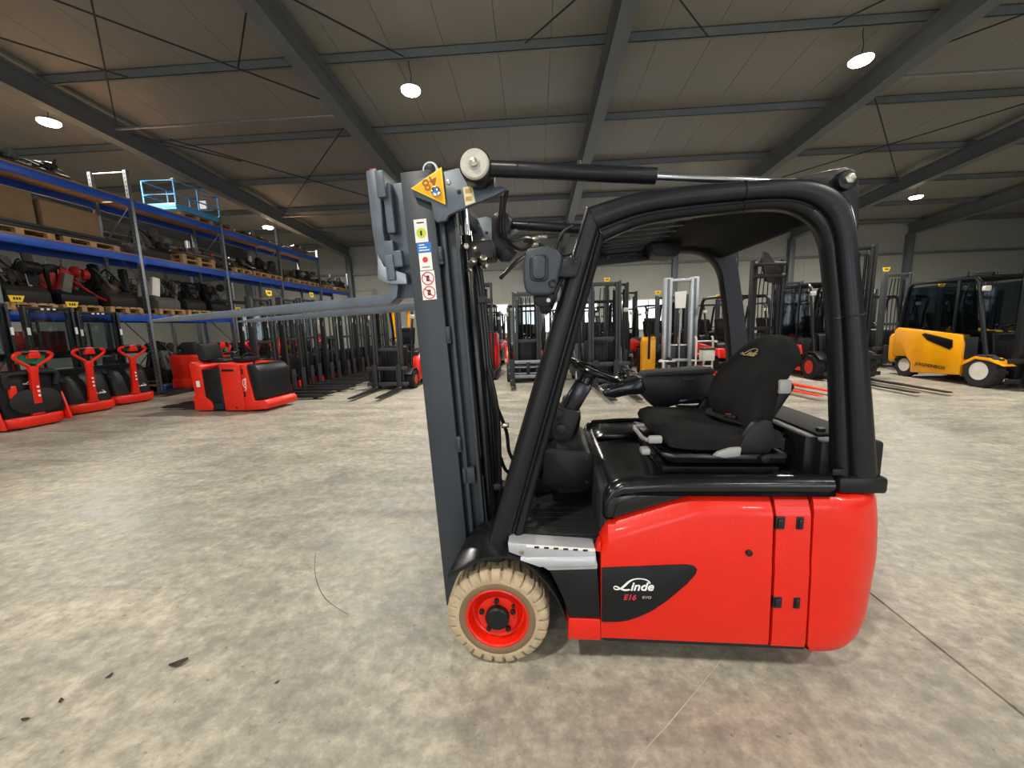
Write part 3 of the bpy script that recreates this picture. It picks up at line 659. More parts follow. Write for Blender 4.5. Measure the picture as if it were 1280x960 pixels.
# hydraulic fittings cluster near the mast head
random.seed(4)
for k in range(9):
    x=.235+random.random()*.09; z=1.60+random.random()*.16; y=.24+random.random()*.12
    Mp(MB().cyl((x,y,z),(x+random.uniform(-.02,.03),y-.03,z+random.uniform(-.03,.03)),.012+.006*random.random(),n=6),'hydraulic_fitting',ZINC,.002)
Mp(MB().box(.22,.36,.26,.40,1.64,1.72),'valve_block',JUNK,.008)
P(MB().prism([(-.02,2.02),(.03,1.98),(.075,1.88),(.10,1.84),(.06,1.80),(.02,1.80),(-.02,1.84)],.42,.46),'hose_plate',BLKF,.006)
for pts in ([(.06,.2,2.03),(.05,.22,1.97),(.03,.25,1.90),(.08,.3,1.87),(.14,.4,1.90),(.17,.5,1.91)],[(.08,.2,2.05),(.06,.24,1.98),(.06,.28,1.88),(.12,.36,1.84),(.17,.48,1.89)],[(.04,.22,1.70),(.10,.34,1.78),(.15,.46,1.84),(.18,.52,1.90)],[(.12,.6,1.93),(.22,.62,1.90),(.32,.62,1.85),(.42,.60,1.87)],[(.0,.28,1.10),(.03,.33,.98),(.04,.36,.86),(.09,.38,.78),(.16,.40,.77)],[(.0,.30,.86),(.02,.34,.78),(.06,.38,.745),(.16,.40,.74)],[(-.03,.24,1.30),(.0,.26,1.1),(.0,.28,.85),(-.01,.30,.65)]):
    P(MB().tube(catmull(pts,6),.009,8),'hydraulic_hose',RUB)
for p in ((.17,.5,1.91),(.19,.52,1.92),(.21,.55,1.925),(.165,.49,1.88),(.012,.29,1.02)):
    P(MB().cyl(p,(p[0]+.035,p[1],p[2]+.004),.013,n=8),'hose_union',ZINC,.002)
# ---- carriage and forks (mast frame)
for z in (1.63,1.98): Mp(MB().box(-.115,-.075,.20,W-.20,z-.055,z+.055),'carriage_bar',GREYF,.006)
for y in (.27,W-.29): Mp(MB().box(-.105,.05,y,y+.02,1.50,2.00),'carriage_side_plate',GREYF,.006)
Mp(MB().box(-.10,-.06,.225,.262,1.78,1.99),'carriage_guard_plate',GREYF,.01)
Mp(MB().prism([(-.150,1.70),(-.125,1.64),(-.03,1.60),(-.03,1.555),(-.10,1.56),(-.165,1.585)],.215,.25),'carriage_corner',GALV,.006)
Mp(MB().box(-.075,-.035,.20,.235,1.63,1.70),'carriage_stop',GREYF,.005)
for yc in (.275,W-.275):
    b=MB(); rg=[]
    # side profile centreline: shank top -> heel -> tip
    shank=[(-.098,1.75,.040),(-.098,1.68,.040),(-.098,1.60,.041),(-.099,1.545,.043),(-.107,1.515,.046),(-.130,1.499,.047),(-.18,1.497,.044),(-.45,1.4965,.040),(-.85,1.4955,.030),(-1.2,1.4945,.018),(-1.335,1.493,.010)]
    wd=[.05]*9+[.05,.03]
    n=len(shank)
    for i,(x,z,t) in enumerate(shank):
        a=Vector((shank[max(i-1,0)][0],shank[max(i-1,0)][1])); c=Vector((shank[min(i+1,n-1)][0],shank[min(i+1,n-1)][1])); d=(c-a).normalized(); nn=Vector((-d.y,d.x))
        rg.append([V(x+nn.x*t*.5,yc-wd[i],z+nn.y*t*.5),V(x+nn.x*t*.5,yc+wd[i],z+nn.y*t*.5),V(x-nn.x*t*.5,yc+wd[i],z-nn.y*t*.5),V(x-nn.x*t*.5,yc-wd[i],z-nn.y*t*.5)])
    b.loft(rg); f=Mp(b,'fork',GREYF,.003)
    Mp(MB().prism([(-.165,2.05),(-.115,2.055),(-.108,1.97),(-.118,1.80),(-.112,1.66),(-.095,1.60),(-.125,1.575),(-.160,1.585),(-.168,1.80)],yc-.045,yc+.035),'carriage_front_frame',GREYF,.006)
    Mp(MB().box(-.155,-.125,yc-.03,yc+.02,2.052,2.062),'frame_pin',REDD,.002,f)
SY=-.125
def PS(b,name,m,bevel=0,parent=FK,**k):
    d=SEATX.get(name,(.065,-.045)); b.xf(Matrix.Translation((d[0],SY,d[1]))); return b.build(name,m,parent,bevel,**k)
SEATX={'belt_reel_arm':(-.11,0),'belt_reel':(-.085,0),'seat_rail':(-.03,-.073),'seat_base':(-.015,-.045),'seat_side_cover':(-.105,-.01),'recline_lever':(-.11,-.03),'seat_end_cap':(-.11,-.035),'slide_handle':(.02,-.02),'weight_lever':(-.04,-.01),'seat_knob':(.0,-.01)}
# ---- seat
se=PS(MB().box(.76,1.25,.30,.80,.905,.935),'seat_rail',BLK,.01)
b=MB(); b.prism([(.72,.985),(.75,.945),(.79,.93),(1.24,.93),(1.25,.975),(.80,.975)],.27,.82); PS(b,'seat_base',BLKG,.012)
def cushion_rings():
    rg=[]
    for k in range(11):
        f=k/10; y=.265+f*.56; e=abs(f-.5)*2; s=(1-e**6)**.5 if e<1 else 0; s=.35+.65*s
        hz=.985; top=1.045+.012*e**2
        pr=[(.70,.985),(.665,1.01),(.655,1.035),(.668,1.062),(.71,1.078),(.80,1.075),(.95,1.062),(1.10,1.055),(1.16,1.05),(1.16,.99),(1.0,.965),(.80,.965)]
        cz=1.01; rg.append([V(.92+(x-.92)*(.9+.1*s),y,cz+(z-cz)*s+.012*e**2*(1 if z>cz else 0)) for x,z in pr])
    return rg
PS(MB().loft(cushion_rings()),'seat_cushion',FAB,0,ang=60)
rg=[]
NB=19
for k in range(NB):
    f=k/(NB-1); e=abs(f-.5)*2; a_=1-(1-e)**1.0
    th=(1-e**3.2)**.5 if e<1 else 0; th=max(.10,th)
    y=.42+(f-.5)*.47
    zmax=1.415-.055*e**3-.05*e**8
    fr=[(.95,1.13),(1.01,1.095),(1.10,1.088),(1.18,1.100),(1.26,1.138),(1.32,1.182),(1.37,1.228),(1.402,1.268)]
    bk_=[(1.412,1.300),(1.385,1.325),(1.33,1.318),(1.22,1.275),(1.10,1.240),(.96,1.200)]
    out=[]
    for i_,(z,x) in enumerate(fr+bk_):
        front=i_<len(fr); mid=1.135+(z-.96)*.20+max(0,z-1.2)*.32
        zz=z if z<1.2 else 1.2+(z-1.2)*(zmax-1.2)/(1.412-1.2)
        k_=(.30+.70*th) if front else th
        out.append(V(mid+(x-mid)*k_-(.03*e**2 if front else .0),.42+(y-.42)*(1-.20*max(0,(zz-1.1)/.31)**1.5),zz))
    rg.append(out)
bk=P(MB().loft(rg),'seat_backrest',FAB,0,ang=60)
logo(GOLD,.036,bk,(1.172,.485,1.320),(R(48),0,R(-90)))
b=MB(); b.prism([(1.12,.94),(1.26,.94),(1.285,1.00),(1.265,1.075),(1.235,1.09),(1.19,1.075),(1.15,1.01)],.262,.30); PS(b,'seat_side_cover',BLK,.012)
b=MB(); b.prism([(1.12,.94),(1.26,.94),(1.285,1.00),(1.265,1.075),(1.235,1.09),(1.19,1.075),(1.15,1.01)],.80,.838); PS(b,'seat_side_cover',BLK,.012)
PS(MB().prism([(1.03,.957),(1.05,.975),(1.10,.992),(1.145,.995),(1.14,.955),(1.08,.947)],.245,.268),'recline_lever',GREYP,.008)
PS(MB().cyl((1.245,.255,.945),(1.245,.28,.945),.018),'seat_end_cap',BLK,.003)
b=MB(); b.prism([(1.27,1.05),(1.30,1.05),(1.385,1.20),(1.37,1.225),(1.335,1.225)],.33,.36); PS(b,'belt_reel_arm',BLK,.008)
PS(MB().box(1.285,1.335,.31,.35,1.175,1.235),'belt_reel',GREYP,.008)
b=MB(); rg=[]
for p in catmull([(1.14,.275,1.03),(1.09,.33,1.06),(1.0,.42,1.085),(.96,.56,1.085),(1.02,.72,1.075)],5): rg.append([p+V(-.02,-.012,0),p+V(.02,.012,0),p+V(.02,.012,.004),p+V(-.02,-.012,.004)])
bl=PS(MB().loft(rg),'seat_belt',mat('belt webbing',(18,18,19),.7),0)
PS(MB().obox((1.005,.44,1.095),(.05,.045,.022),(0,0,R(-40))),'belt_buckle',BLK,.005,bl)
PS(MB().obox((.995,.445,1.106),(.025,.012,.006),(0,0,R(-40))),'buckle_button',REDD,.002,bl)
PS(MB().tube([(.70,.36,.99),(.655,.36,.985),(.645,.39,.985),(.645,.56,.985),(.655,.60,.985),(.70,.60,.99)],.010,8),'slide_handle',GREYP)
PS(MB().box(.70,.76,.262,.285,.985,1.02),'weight_lever',GREYP,.01)
PS(MB().obox((.655,.30,.945),(.04,.05,.03)),'seat_knob',GREYP,.01)
# ---- armrest console on the far side
yA,yB=.80,.95
b=MB(); b.prism([(.765,1.170),(.80,1.185),(1.16,1.205),(1.185,1.18),(1.225,1.04),(1.20,1.018),(1.0,1.01),(.905,.985),(.85,.995),(.79,1.06),(.755,1.10)],yA,yB); cs=P(b,'armrest_console',BLK,.012)
P(MB().prism([(.79,1.176),(.80,1.197),(1.165,1.222),(1.19,1.205),(1.18,1.190)],yA-.012,yB+.01),'armrest_pad',BLKM,.01,cs)
b=MB(); b.prism([(.545,1.105),(.56,1.065),(.62,1.055),(.70,1.072),(.77,1.075),(.80,1.10),(.775,1.175),(.70,1.145),(.60,1.12)],yA-.03,yB+.02); P(b,'control_head',BLKG,.014,cs)
P(MB().prism([(1.0,1.165),(1.075,1.17),(1.07,1.145),(1.01,1.142)],yA-.006,yA+.01),'console_latch',BLKS,.005,cs)
P(MB().prism([(1.0,1.045),(1.20,1.055),(1.19,1.02),(1.02,1.012),(.98,1.02)],yA-.008,yA+.01),'console_lower_panel',BLKG,.006,cs)
for x in (.655,.70): P(MB().cyl((x,.86,1.12),(x-.01,.86,1.16),.008).lathe([(.004,0),(.016,.006),(.019,.018),(.013,.03),(.002,.034)],(x-.012,.86,1.155),'z',14),'control_lever',BLKG,0,cs)
P(MB().cyl((.60,.83,1.118),(.597,.83,1.132),.013,n=16),'control_button',BLKS,.003,cs)
P(MB().prism([(1.0,.99),(1.15,.99),(1.18,.90),(1.02,.90)],.84,.90),'console_post',BLK,.008,cs)
# ================================================================ pallet rack along the left wall
RX=-10.15; RD=1.05
RK=thing('pallet_rack','long blue and galvanised pallet rack along the left wall','rack',(RX,7.15,0),0)
FY=[7.15,10.09,13.02,15.95,18.88,21.8]
def rk(b): return b.xf(Matrix.Translation((-RX,-7.15,0)))
for i,y in enumerate(FY):
    top=5.66 if i<4 else (5.3 if i==4 else 4.6)
    if i in (2,): top=5.30
    for x in (RX-.05,RX-RD+.05):
        b=MB(); b.box(x-.05,x+.05,y-.05,y-.042,0,top); b.box(x-.05,x-.042,y-.05,y+.035,0,top); b.box(x+.042,x+.05,y-.05,y+.035,0,top)
        b.box(x-.05,x-.03,y+.03,y+.038,0,top); b.box(x+.03,x+.05,y+.03,y+.038,0,top)
        rk(b).build('upright_post',GALV,RK,0,smooth=False)
        rk(MB().box(x-.07,x+.07,y-.07,y+.06,0,.012)).build('foot_plate',GALV,RK)
        b=MB()
        for k in range(int(top/.10)): b.box(x-.012,x+.012,y-.0515,y-.0495,.05+.1*k,.09+.1*k)
        tag(rk(b).build('post_slots',BLKS,RK,0,smooth=False),None,None,kind='stuff')
    z=.3; k=0; xa,xb=RX-.10,RX-RD+.10
    while z+.9<top:
        rk(MB().cyl((xa,y,z),(xb,y,z),.014,n=6)).build('frame_tie',GALV,RK)
        a,c=((xa,y,z),(xb,y,z+.9)) if k%2 else ((xb,y,z),(xa,y,z+.9))
        rk(MB().cyl(a,c,.014,n=6)).build('frame_brace',GALV,RK); z+=.9; k+=1
    rk(MB().cyl((xa,y,top-.04),(xb,y,top-.04),.014,n=6)).build('frame_tie',GALV,RK)
LV=[(.18,(1,2,3,4)),(2.10,(0,1)),(3.60,(0,1,2,3,4)),(4.97,(0,1,2,3))]
for z,bays in LV:
    for bi in bays:
        ya,yb=FY[bi]+.05,FY[bi+1]-.05
        for x in (RX-.03,RX-RD+.03):
            rk(MB().box(x-.025,x+.025,ya,yb,z-.20,z-.035)).build('beam',BLUE,RK,.004)
            if x>RX-.5:
                for yy in (ya,yb-.055): rk(MB().box(x+.025,x+.030,yy,yy+.055,z-.24,z-.01)).build('beam_connector',BLUE,RK)
        n=4
        for k in range(n):
            t0=ya+(yb-ya)*k/n; t1=ya+(yb-ya)*(k+1)/n-.006
            rk(MB().box(RX-RD+.005,RX-.005,t0,t1,z-.034,z)).build('deck_board',CHIP,RK)
# second rack row behind (dark)
RB=thing('rear_pallet_rack','dark rack row standing behind the blue pallet rack','rack',(-11.55,7.15,0),0)
for i,y in enumerate((7.15,10.09,13.02,15.95)):
    for x in (-11.42,-12.35): MB().box(x+11.55-.05,x+11.55+.05,y-7.15-.04,y-7.15+.04,0,4.6).build('upright_post',GALV,RB,.004)
for z in (1.2,2.80,4.35):
    for y in (7.2,10.14,13.07):
        MB().box(.07,.12,y-7.15,y-7.15+2.85,z-.15,z-.02).build('beam',MASTD,RB,.004)
        MB().box(-.80,.10,y-7.15,y-7.15+2.85,z-.02,z).build('deck_board',CHIP,RB)
# ---- pallets and goods
def pallet_mesh():
    b=MB()
    for k in range(5): b.box(-.6,.6,-.40+.164*k,-.40+.164*k+.10+.02*(k%2),.122,.144)
    for x in (-.6,-.07,.46): b.box(x,x+.14,-.4,.4,.10,.122)
    for x in (-.6,-.07,.46):
        for y in (-.4,-.05,.3): b.box(x,x+.14,y,y+.10,.022,.10)
    for y in (-.4,-.05,.3): b.box(-.6,.6,y,y+.10,0,.022)
    return b.mesh('pallet',WOOD,0,smooth=False)
PAL=pallet_mesh()
def pallet(loc,rz,label):
    o=tag(obj('wooden_pallet',PAL,None,loc),label,'pallet','wooden pallets on the rack'); o.rotation_euler=(0,0,rz); return o
def machine(name,loc,size,seed,label,cat,m1=JUNK,m2=BLKS,rz=0,group='spare parts on the rack'):
    r=random.Random(seed); t=thing(name,label,cat,loc,rz,group); sx,sy,sz=size
    MB().prism([(-sx*.5,0),(sx*.5,0),(sx*.5,sz*.22),(sx*.38,sz*.34),(-sx*.3,sz*.40),(-sx*.5,sz*.22)],-sy*.45,sy*.45).build('body',m1,t,.02)
    for k in range(r.randint(9,13)):
        x=r.uniform(-.42,.46)*sx; y=r.uniform(-.42,.42)*sy; a=r.uniform(.05,.18)*sy; h=r.uniform(.55,1.05)*sz; q=r.random()
        if q<.35: MB().obox((x,y,h*.7),(.16*sx,2*a,h*.6),(r.uniform(-.3,.3),r.uniform(-.3,.3),r.uniform(-.5,.5))).build('bracket',r.choice((m2,m1,JUNK2)),t,.010)
        elif q<.6: MB().cyl((x,y-a,h*.75),(x,y+a,h*.75),.13*sz,n=12).build('drum',r.choice((m1,m2,JUNK2,BROWN)),t,.01)
        elif q<.8: MB().cyl((x,y,sz*.2),(x+r.uniform(-.08,.08),y+r.uniform(-.15,.15),h*1.05),.022+.02*r.random(),n=8).build('rod',r.choice((m2,GALV,JUNK2)),t)
        else: MB().lathe([(.02,0),(.10*sz+.03,.01),(.10*sz+.03,.06),(.05,.07)],(x,y,h*.8),r.choice('xy'),14).build('pulley',r.choice((m2,JUNK2)),t)
    for k in range(3):
        y=r.uniform(-.4,.4)*sy; MB().tube(catmull([(-.45*sx,y,.3*sz),(-.2*sx,y+.05,.9*sz),(.2*sx,y-.06,.8*sz),(.48*sx,y,.4*sz)],4),.018,6).build('pipe',r.choice((RUB,m2,JUNK2)),t)
    return t
def cbox(loc,size,label,m=CARD,rz=0,group='cardboard boxes on the rack'):
    t=thing('cardboard_box',label,'box',loc,rz,group); x,y,z=size
    MB().box(-x/2,x/2,-y/2,y/2,0,z).build('box_body',m,t,.012)
    MB().box(-.03,.03,-y/2-.002,y/2+.002,z-.09,z+.002).build('tape',mat('packing tape',(150,126,92),.4),t)
    for s in (-1,1): MB().box(-x/2+.004,x/2-.004,(0 if s<0 else .004)-(y/2-.01 if s<0 else 0),(0 if s<0 else y/2-.01),z,z+.006).build('flap',m,t)
    return t
XC=RX-.53
# top shelf
random.seed(11)
for k,(y,sx) in enumerate(((7.55,.7),(8.05,.6),(8.55,.5))):
    machine('iron_part',(XC+.1,y,4.97),(.8,.55,.22+.05*k),20+k,('rusty iron part on the top shelf at the left picture edge','rusty iron part on the top shelf, middle of the three in the nearest bay','rusty iron part on the top shelf beside the loose planks')[k],'machine part',BROWN,JUNK)
for k in range(3):
    o=MB().obox((0,0,.012+.024*k),(.10,1.0,.022),(0,0,R(8*k-8))).build('wood_plank',WOOD,None,.002); tag(o,'loose pale plank on the top shelf next to the upright frame, %s of its stack'%('lowest','middle','uppermost')[k],'plank','loose planks'); o.location=(XC+.25,9.25,4.97)
pallet((XC,12.25,4.97),PI/2,'wooden pallet under the light blue lift platform')
# blue lift platform
LP=thing('lift_platform','light blue work platform cage with guard rails on top of the rack','platform',(XC,12.25,5.114),0)
a,c,h=.50,.82,.80
MB().box(-a,a,-c,c,0,.03).build('platform_floor',LBLUE,LP,.004)
for x0,x1,y0,y1 in ((-a,a,-c,-c+.02),(-a,a,c-.02,c),(-a,-a+.02,-c,c),(a-.02,a,-c,c)): MB().box(x0,x1,y0,y1,.03,.17).build('toe_board',LBLUE,LP,.003)
for x in (-a+.02,a-.02):
    for y in (-c+.02,0,c-.02): MB().cyl((x,y,.03),(x,y,h),.022,n=8).build('post',LBLUE,LP)
for z in (.42,h):
    MB().tube([(-a+.02,-c+.02,z),(a-.02,-c+.02,z),(a-.02,c-.02,z),(-a+.02,c-.02,z)],.022,8,True).build('rail',LBLUE,LP)
MB().box(-.1,.12,c-.08,c-.04,.45,.70).build('notice_plate',PAPER,LP); MB().box(a-.10,a-.0,-.80,-.70,h-.03,h+.05).build('control_box',GREYP,LP,.01)
machine('red_iron_part',(XC+.25,13.35,4.97),(.4,.25,.2),31,'red part lying on the top shelf just behind the blue platform','machine part',REDD,REDD)
for k,(bay,y,lab) in enumerate(((2,13.95,'left'),(2,14.6,'middle'),(2,15.4,'right'))):
    machine('iron_part',(XC+.1,y,4.97),(.8,.7,.16),40+k,'low dark part on the top shelf in the third bay, %s one'%lab,'machine part',BROWN,JUNK)
machine('frame_part',(XC+.2,17.3,4.97),(.9,1.2,.35),47,'pale open frame part on the top shelf in the fourth bay','machine part',JUNK2,GALV)
# middle shelf
pallet((XC,7.75,3.60),PI/2,'wooden pallet on the middle shelf in the nearest bay, left one'); pallet((XC,9.1,3.60),PI/2,'wooden pallet on the middle shelf in the nearest bay, right one')
cbox((XC-.2,7.75,3.744),(.6,1.1,.85),'large brown box on the middle shelf, left one of the nearest bay')
cbox((XC-.2,9.0,3.744),(.6,1.15,.75),'large brown box on the middle shelf beside the first upright frame')
for k in range(4):
    b=MB(); b.box(-.05,.05,-1.25,1.25,0,.012); b.box(-.05,-.04,-1.25,1.25,.012,.07); b.box(.04,.05,-1.25,1.25,.012,.07)
    o=b.build('mast_rail_section',MASTD,None,.003); o.location=(XC+.25+.06*(k%2)*2-.05,8.55,3.745+.075*(k//2)); tag(o,'dark steel rail section lying along the middle shelf, %s of four'%('first','second','third','last')[k],'steel rail','loose rail sections')
machine('black_machine_part',(XC,10.75,3.62),(.8,.8,.85),51,'black machine with a pale lever on the middle shelf right of the first frame','machine part',JUNK,BLK)
pallet((XC,12.1,3.60),PI/2,'lower wooden pallet under the red and white machine'); pallet((XC,12.1,3.745),PI/2,'upper wooden pallet under the red and white machine')
rm=machine('red_machine_cover',(XC+.1,12.1,3.89),(.8,1.1,.26),53,'red and grey machine cover on a double pallet on the middle shelf','machine part',JUNK2,REDD)
for k,y in enumerate((13.7,14.6,15.45,16.6,17.4,18.2,19.5,20.6,21.2)):
    lab=('third bay, left','third bay, middle','third bay, right','fourth bay, left','fourth bay, middle','fourth bay, right','far bay, left','far bay, middle','far bay, right')[k]
    pallet((XC,y,3.60),0 if k%2 else 0,'wooden pallet on the middle shelf in the '+lab)
    machine('machine_part',(XC+.05,y,3.745),(.9,.7,.35+.25*((k*7)%3)/2),60+k,'dark part on a pallet on the middle shelf in the '+lab,'machine part',(BROWN,JUNK,JUNK)[k%3],(JUNK2,BLK,BROWN)[k%3])
# lower shelf
for k,(y,s,m,n) in enumerate(((7.6,(.9,.8,1.0),JUNK,BLK),(8.5,(.9,.8,.95),BLK,REDD),(9.45,(.9,.7,1.0),JUNK,BLK))):
    lab=('left','middle','right')[k]; pallet((XC,y,2.10),0,'wooden pallet on the lower shelf in the nearest bay, '+lab); machine('machine_part',(XC+.1,y,2.245),s,80+k,'dark machine part on the lower shelf in the nearest bay, '+lab,'machine part',m,n)
for k,(y,m,n) in enumerate(((10.7,JUNK2,PAPER),(11.6,JUNK,BLK),(12.5,BLK,JUNK))):
    lab=('left','middle','right')[k]; pallet((XC,y,2.10),0,'wooden pallet on the lower shelf in the second bay, '+lab); machine('machine_part',(XC+.1,y,2.245),(.9,.75,.95),90+k,'machine part on the lower shelf in the second bay, '+lab,'machine part',m,n)
MB_=MB().tube(catmull([(0,-.55,.55),(.02,-.2,.30),(0,.15,.10),(0,.55,.02)],5),.03,8).build('red_pole',REDD); MB_.location=(RX-.1,8.9,2.32); tag(MB_,'red pole leaning out of the lower shelf of the nearest bay','pole')
# ground level behind the stackers
for k,(y,s,m,n) in enumerate(((9.55,(.6,.5,1.0),BLK,JUNK),(10.9,(.9,.9,1.2),JUNK,BLK),(12.1,(.9,.9,1.0),BLK,JUNK2),(13.8,(.9,.9,1.1),JUNK,BLK),(15.0,(.9,.9,1.3),JUNK,REDD),(16.8,(.9,.9,1.2),BLK,BROWN),(18.0,(.9,.9,1.0),JUNK,BLK),(19.8,(.9,.9,1.2),JUNK,JUNK2))):
    z=0 if y<10 else .18
    machine('stored_machine',(XC-.1,y,z),s,100+k,'dark stored machine at the bottom of the rack, %s along the row'%('first','second','third','fourth','fifth','sixth','seventh','last')[k],'machine part',m,n)
cbox((-11.9,7.5,1.20),(.6,.9,.55),'white carton on the rear rack seen behind the first stacker mast',PAPER,0,'cartons'); cbox((-11.9,8.9,1.20),(.6,.7,.5),'red carton on the rear rack seen behind the second stacker mast',REDD,0,'cartons')
for k,y in enumerate((7.7,9.0,10.9,12.2)):
    pallet((-11.95,y,2.80),PI/2,'wooden pallet high on the rear rack, %s from the left'%('first','second','third','fourth')[k]); machine('machine_part',(-11.95,y,2.945),(.6,.9,.3),120+k,'small parts on the rear rack pallet, %s from the left'%('first','second','third','fourth')[k],'machine part',JUNK2,(REDD,BROWN,PAPER,REDD)[k])
# ================================================================ stackers with tiller
def tag_plate(t,loc,rz=0):
    b=MB().prism([(-.10,.0),(.10,.0),(.08,-.11),(-.06,-.11)],-.004,.004); b.xf(Matrix.Translation(loc)@Matrix.Rotation(rz,4,'Z')); o=b.build('number_tag',YELT,t)
    MB().cyl((loc[0],loc[1],loc[2]-.11),(loc[0],loc[1],loc[2]-.20),.008,n=6).build('tag_stem',GALV,t)
    b=MB(); 
    for k in (-.035,.0,.035): b.box(k-.012,k+.012,-.006,.006,-.075,-.03)
    b.xf(Matrix.Translation(loc)@Matrix.Rotation(rz,4,'Z')); tag(b.build('tag_print',BLKS,t),None,None,kind='stuff')
def stacker(label,loc,rz,platform=False,mast_h=2.05,tiller=True,screen=True,ntag=True,skirt=REDB,mm=MASTD,flen=1.15,group='electric stackers',green=False,labeltag=False):
    t=thing('electric_stacker',label,'stacker',loc,rz,group); t.scale=(1.1,1.1,1.08)
    def plan(x0,x1,w,r,z): return [V(x,y,z) for x,y in rrect(x0,x1,-w/2,w/2,r,5)]
    MB().loft([plan(.02,.72,.78,.22,.03),plan(0,.72,.82,.22,.06),plan(0,.72,.82,.22,.185),plan(.015,.72,.80,.21,.20)]).build('skirt',skirt,t,ang=50)
    cv=MB().loft([plan(.03,.72,.76,.20,.20),plan(.07,.72,.76,.20,.40),plan(.12,.72,.74,.18,.62),plan(.19,.72,.72,.16,.76),plan(.27,.71,.66,.14,.815),plan(.34,.70,.58,.1,.83)]).build('cover',BLK,t,ang=50)
    MB().prism([(-.22,.0),(.22,.0),(.20,.02),(-.20,.02)],.065,.08,'yz').build('cover_seam',BLKG,cv)
    logo(WHT,.05,cv,(.058,-.06,.34),(R(76),0,R(-90))) if not platform else logo(WHT,.05,cv,(.012,.10,.70),(R(90),0,R(-90)))
    for s in (-.5,.5):
        MB().box(.16,.19,s*.36-.03,s*.36+.05,.62,.72).build('cover_recess',RUB,cv,.01)
    if tiller:
        ti=MB().loft([[V(x+dx,y,z) for x,y in ((-.035,-w),(.035,-w),(.035,w),(-.035,w))] for z,dx,w in ((.20,.02,.085),(.27,.0,.06),(.5,-.02,.05),(.85,-.055,.045),(.98,-.07,.06))]).build('tiller_arm',skirt,t,.012)
        MB().tube(catmull([(-.08,-.05,.98),(-.11,-.20,1.10),(-.13,-.21,1.17),(-.13,-.12,1.20),(-.13,0,1.20),(-.13,.12,1.20),(-.13,.21,1.17),(-.11,.20,1.10),(-.08,.05,.98)],4),.026,8).build('tiller_handle',skirt,ti)
        MB().tube([(-.13,-.14,1.20),(-.13,.14,1.20)],.032,8).build('handle_grip',BLK,ti)
        MB().prism([(-.08,1.10),(.08,1.10),(.06,1.23),(-.06,1.23)],-.16,-.09,'yz').build('control_head',skirt,ti,.015)
        for k in range(3): MB().box(-.102+.0,-.09,-.012,.012,.50+.07*k,.53+.07*k).build('arm_button',WHT,ti)
    if platform:
        MB().prism(rrect(-.30,.30,.24,.62,.19,6),-.045,.02,'yz').build('folded_platform',BLKM,t,.02)
        MB().prism([(-.36,.20),(.36,.20),(.36,.86),(.30,.93),(-.30,.93),(-.36,.86)],.02,.09,'yz').build('back_panel',BLK,t,.04)
        MB().tube(catmull([(.0,-.28,.66),(-.02,-.30,.84),(-.02,-.20,.88),(-.02,.2,.88),(-.02,.30,.84),(.0,.28,.66)],4),.035,8).build('back_pad',BLKM,t)
        for s in (-1,1): MB().prism([(-.02,.04),(.30,.04),(.72,.04),(.72,.75),(.3,.72),(.10,.5)],s*.40-.02,s*.40+.02).build('side_panel',skirt,t,.015)
        MB().box(-.03,.03,.20,.28,.50,.70).build('hinge_block',skirt,t,.012)
    # mast
    for s in (-1,1):
        b=MB(); b.box(.74,.86,s*.32-.02,s*.32+.02,.03,mast_h); mr=b.build('mast_rail',mm,t,.006)
        MB().box(.77,.84,s*.265-.02,s*.265+.02,.06,mast_h-.04).build('inner_rail',MAST,t,.005)
        MB().cyl((.72,s*.20,.25),(.72,s*.20,mast_h-.25),.022,n=8).build('lift_cylinder',BLKG,t)
        MB().box(.83,.835+.0,s*.32-.022,s*.32+.022,mast_h*.72,mast_h*.72+.12).build('warning_sticker',PAPER,t) if labeltag else None
        f=MB().prism([(.86,.04),(.95,.03),(.95+flen-.1,.035),(.95+flen,.05),(.95+flen,.075),(.95+flen-.15,.095),(.90,.10),(.90,.55),(.86,.55)],s*.19-.08,s*.19+.08).build('fork',mm,t,.006)
        MB().cyl((.95+flen-.2,s*.19-.04,.04),(.95+flen-.2,s*.19+.04,.04),.038,n=12).build('load_roller',RUB,f)
        MB().box(.715,.735,s*.32-.018,s*.32+.018,mast_h*.74,mast_h*.74+.13).build('mast_label',PAPER,t)
    for z in (mast_h-.07,mast_h*.55,.35): MB().box(.76,.82,-.32,.32,z,z+.06).build('mast_cross_bar',mm,t,.005)
    for s in (-.08,0,.08): MB().box(.752,.759,s-.02,s+.02,mast_h-.065,mast_h-.035).build('bar_print',WHT,t)
    if screen: MB().box(.715,.722,-.29,.29,.84,mast_h-.08).build('protective_screen',GLASS,t)
    if green: MB().loft([[V(-.10+dx,y,z) for y,z in ((-.18,1.20-dz),(.10,1.24-dz),(.16,1.05-dz),(-.12,1.0-dz))] for dx,dz in ((0,0),(.03,.01),(.10,.02))]).build('green_bag',GRN,t,.01)
    if ntag: tag_plate(t,(.78,.36,mast_h+.18),R(90))
    return t
stacker('black stacker with a folded standing platform at the left picture edge',(-8.62,6.25,0),R(175),True,2.0,True,True,True,green=True)
stacker('red tiller stacker between the platform stacker and the nearest rack upright',(-8.98,7.42,0),R(168),False,2.0,labeltag=True)
stacker('red tiller stacker standing closest to the nearest rack upright',(-9.12,8.42,0),R(166),False,1.95,labeltag=True)
stacker('stacker mast standing left of the platform stacker at the picture edge',(-9.3,5.15,0),R(175),False,2.1)
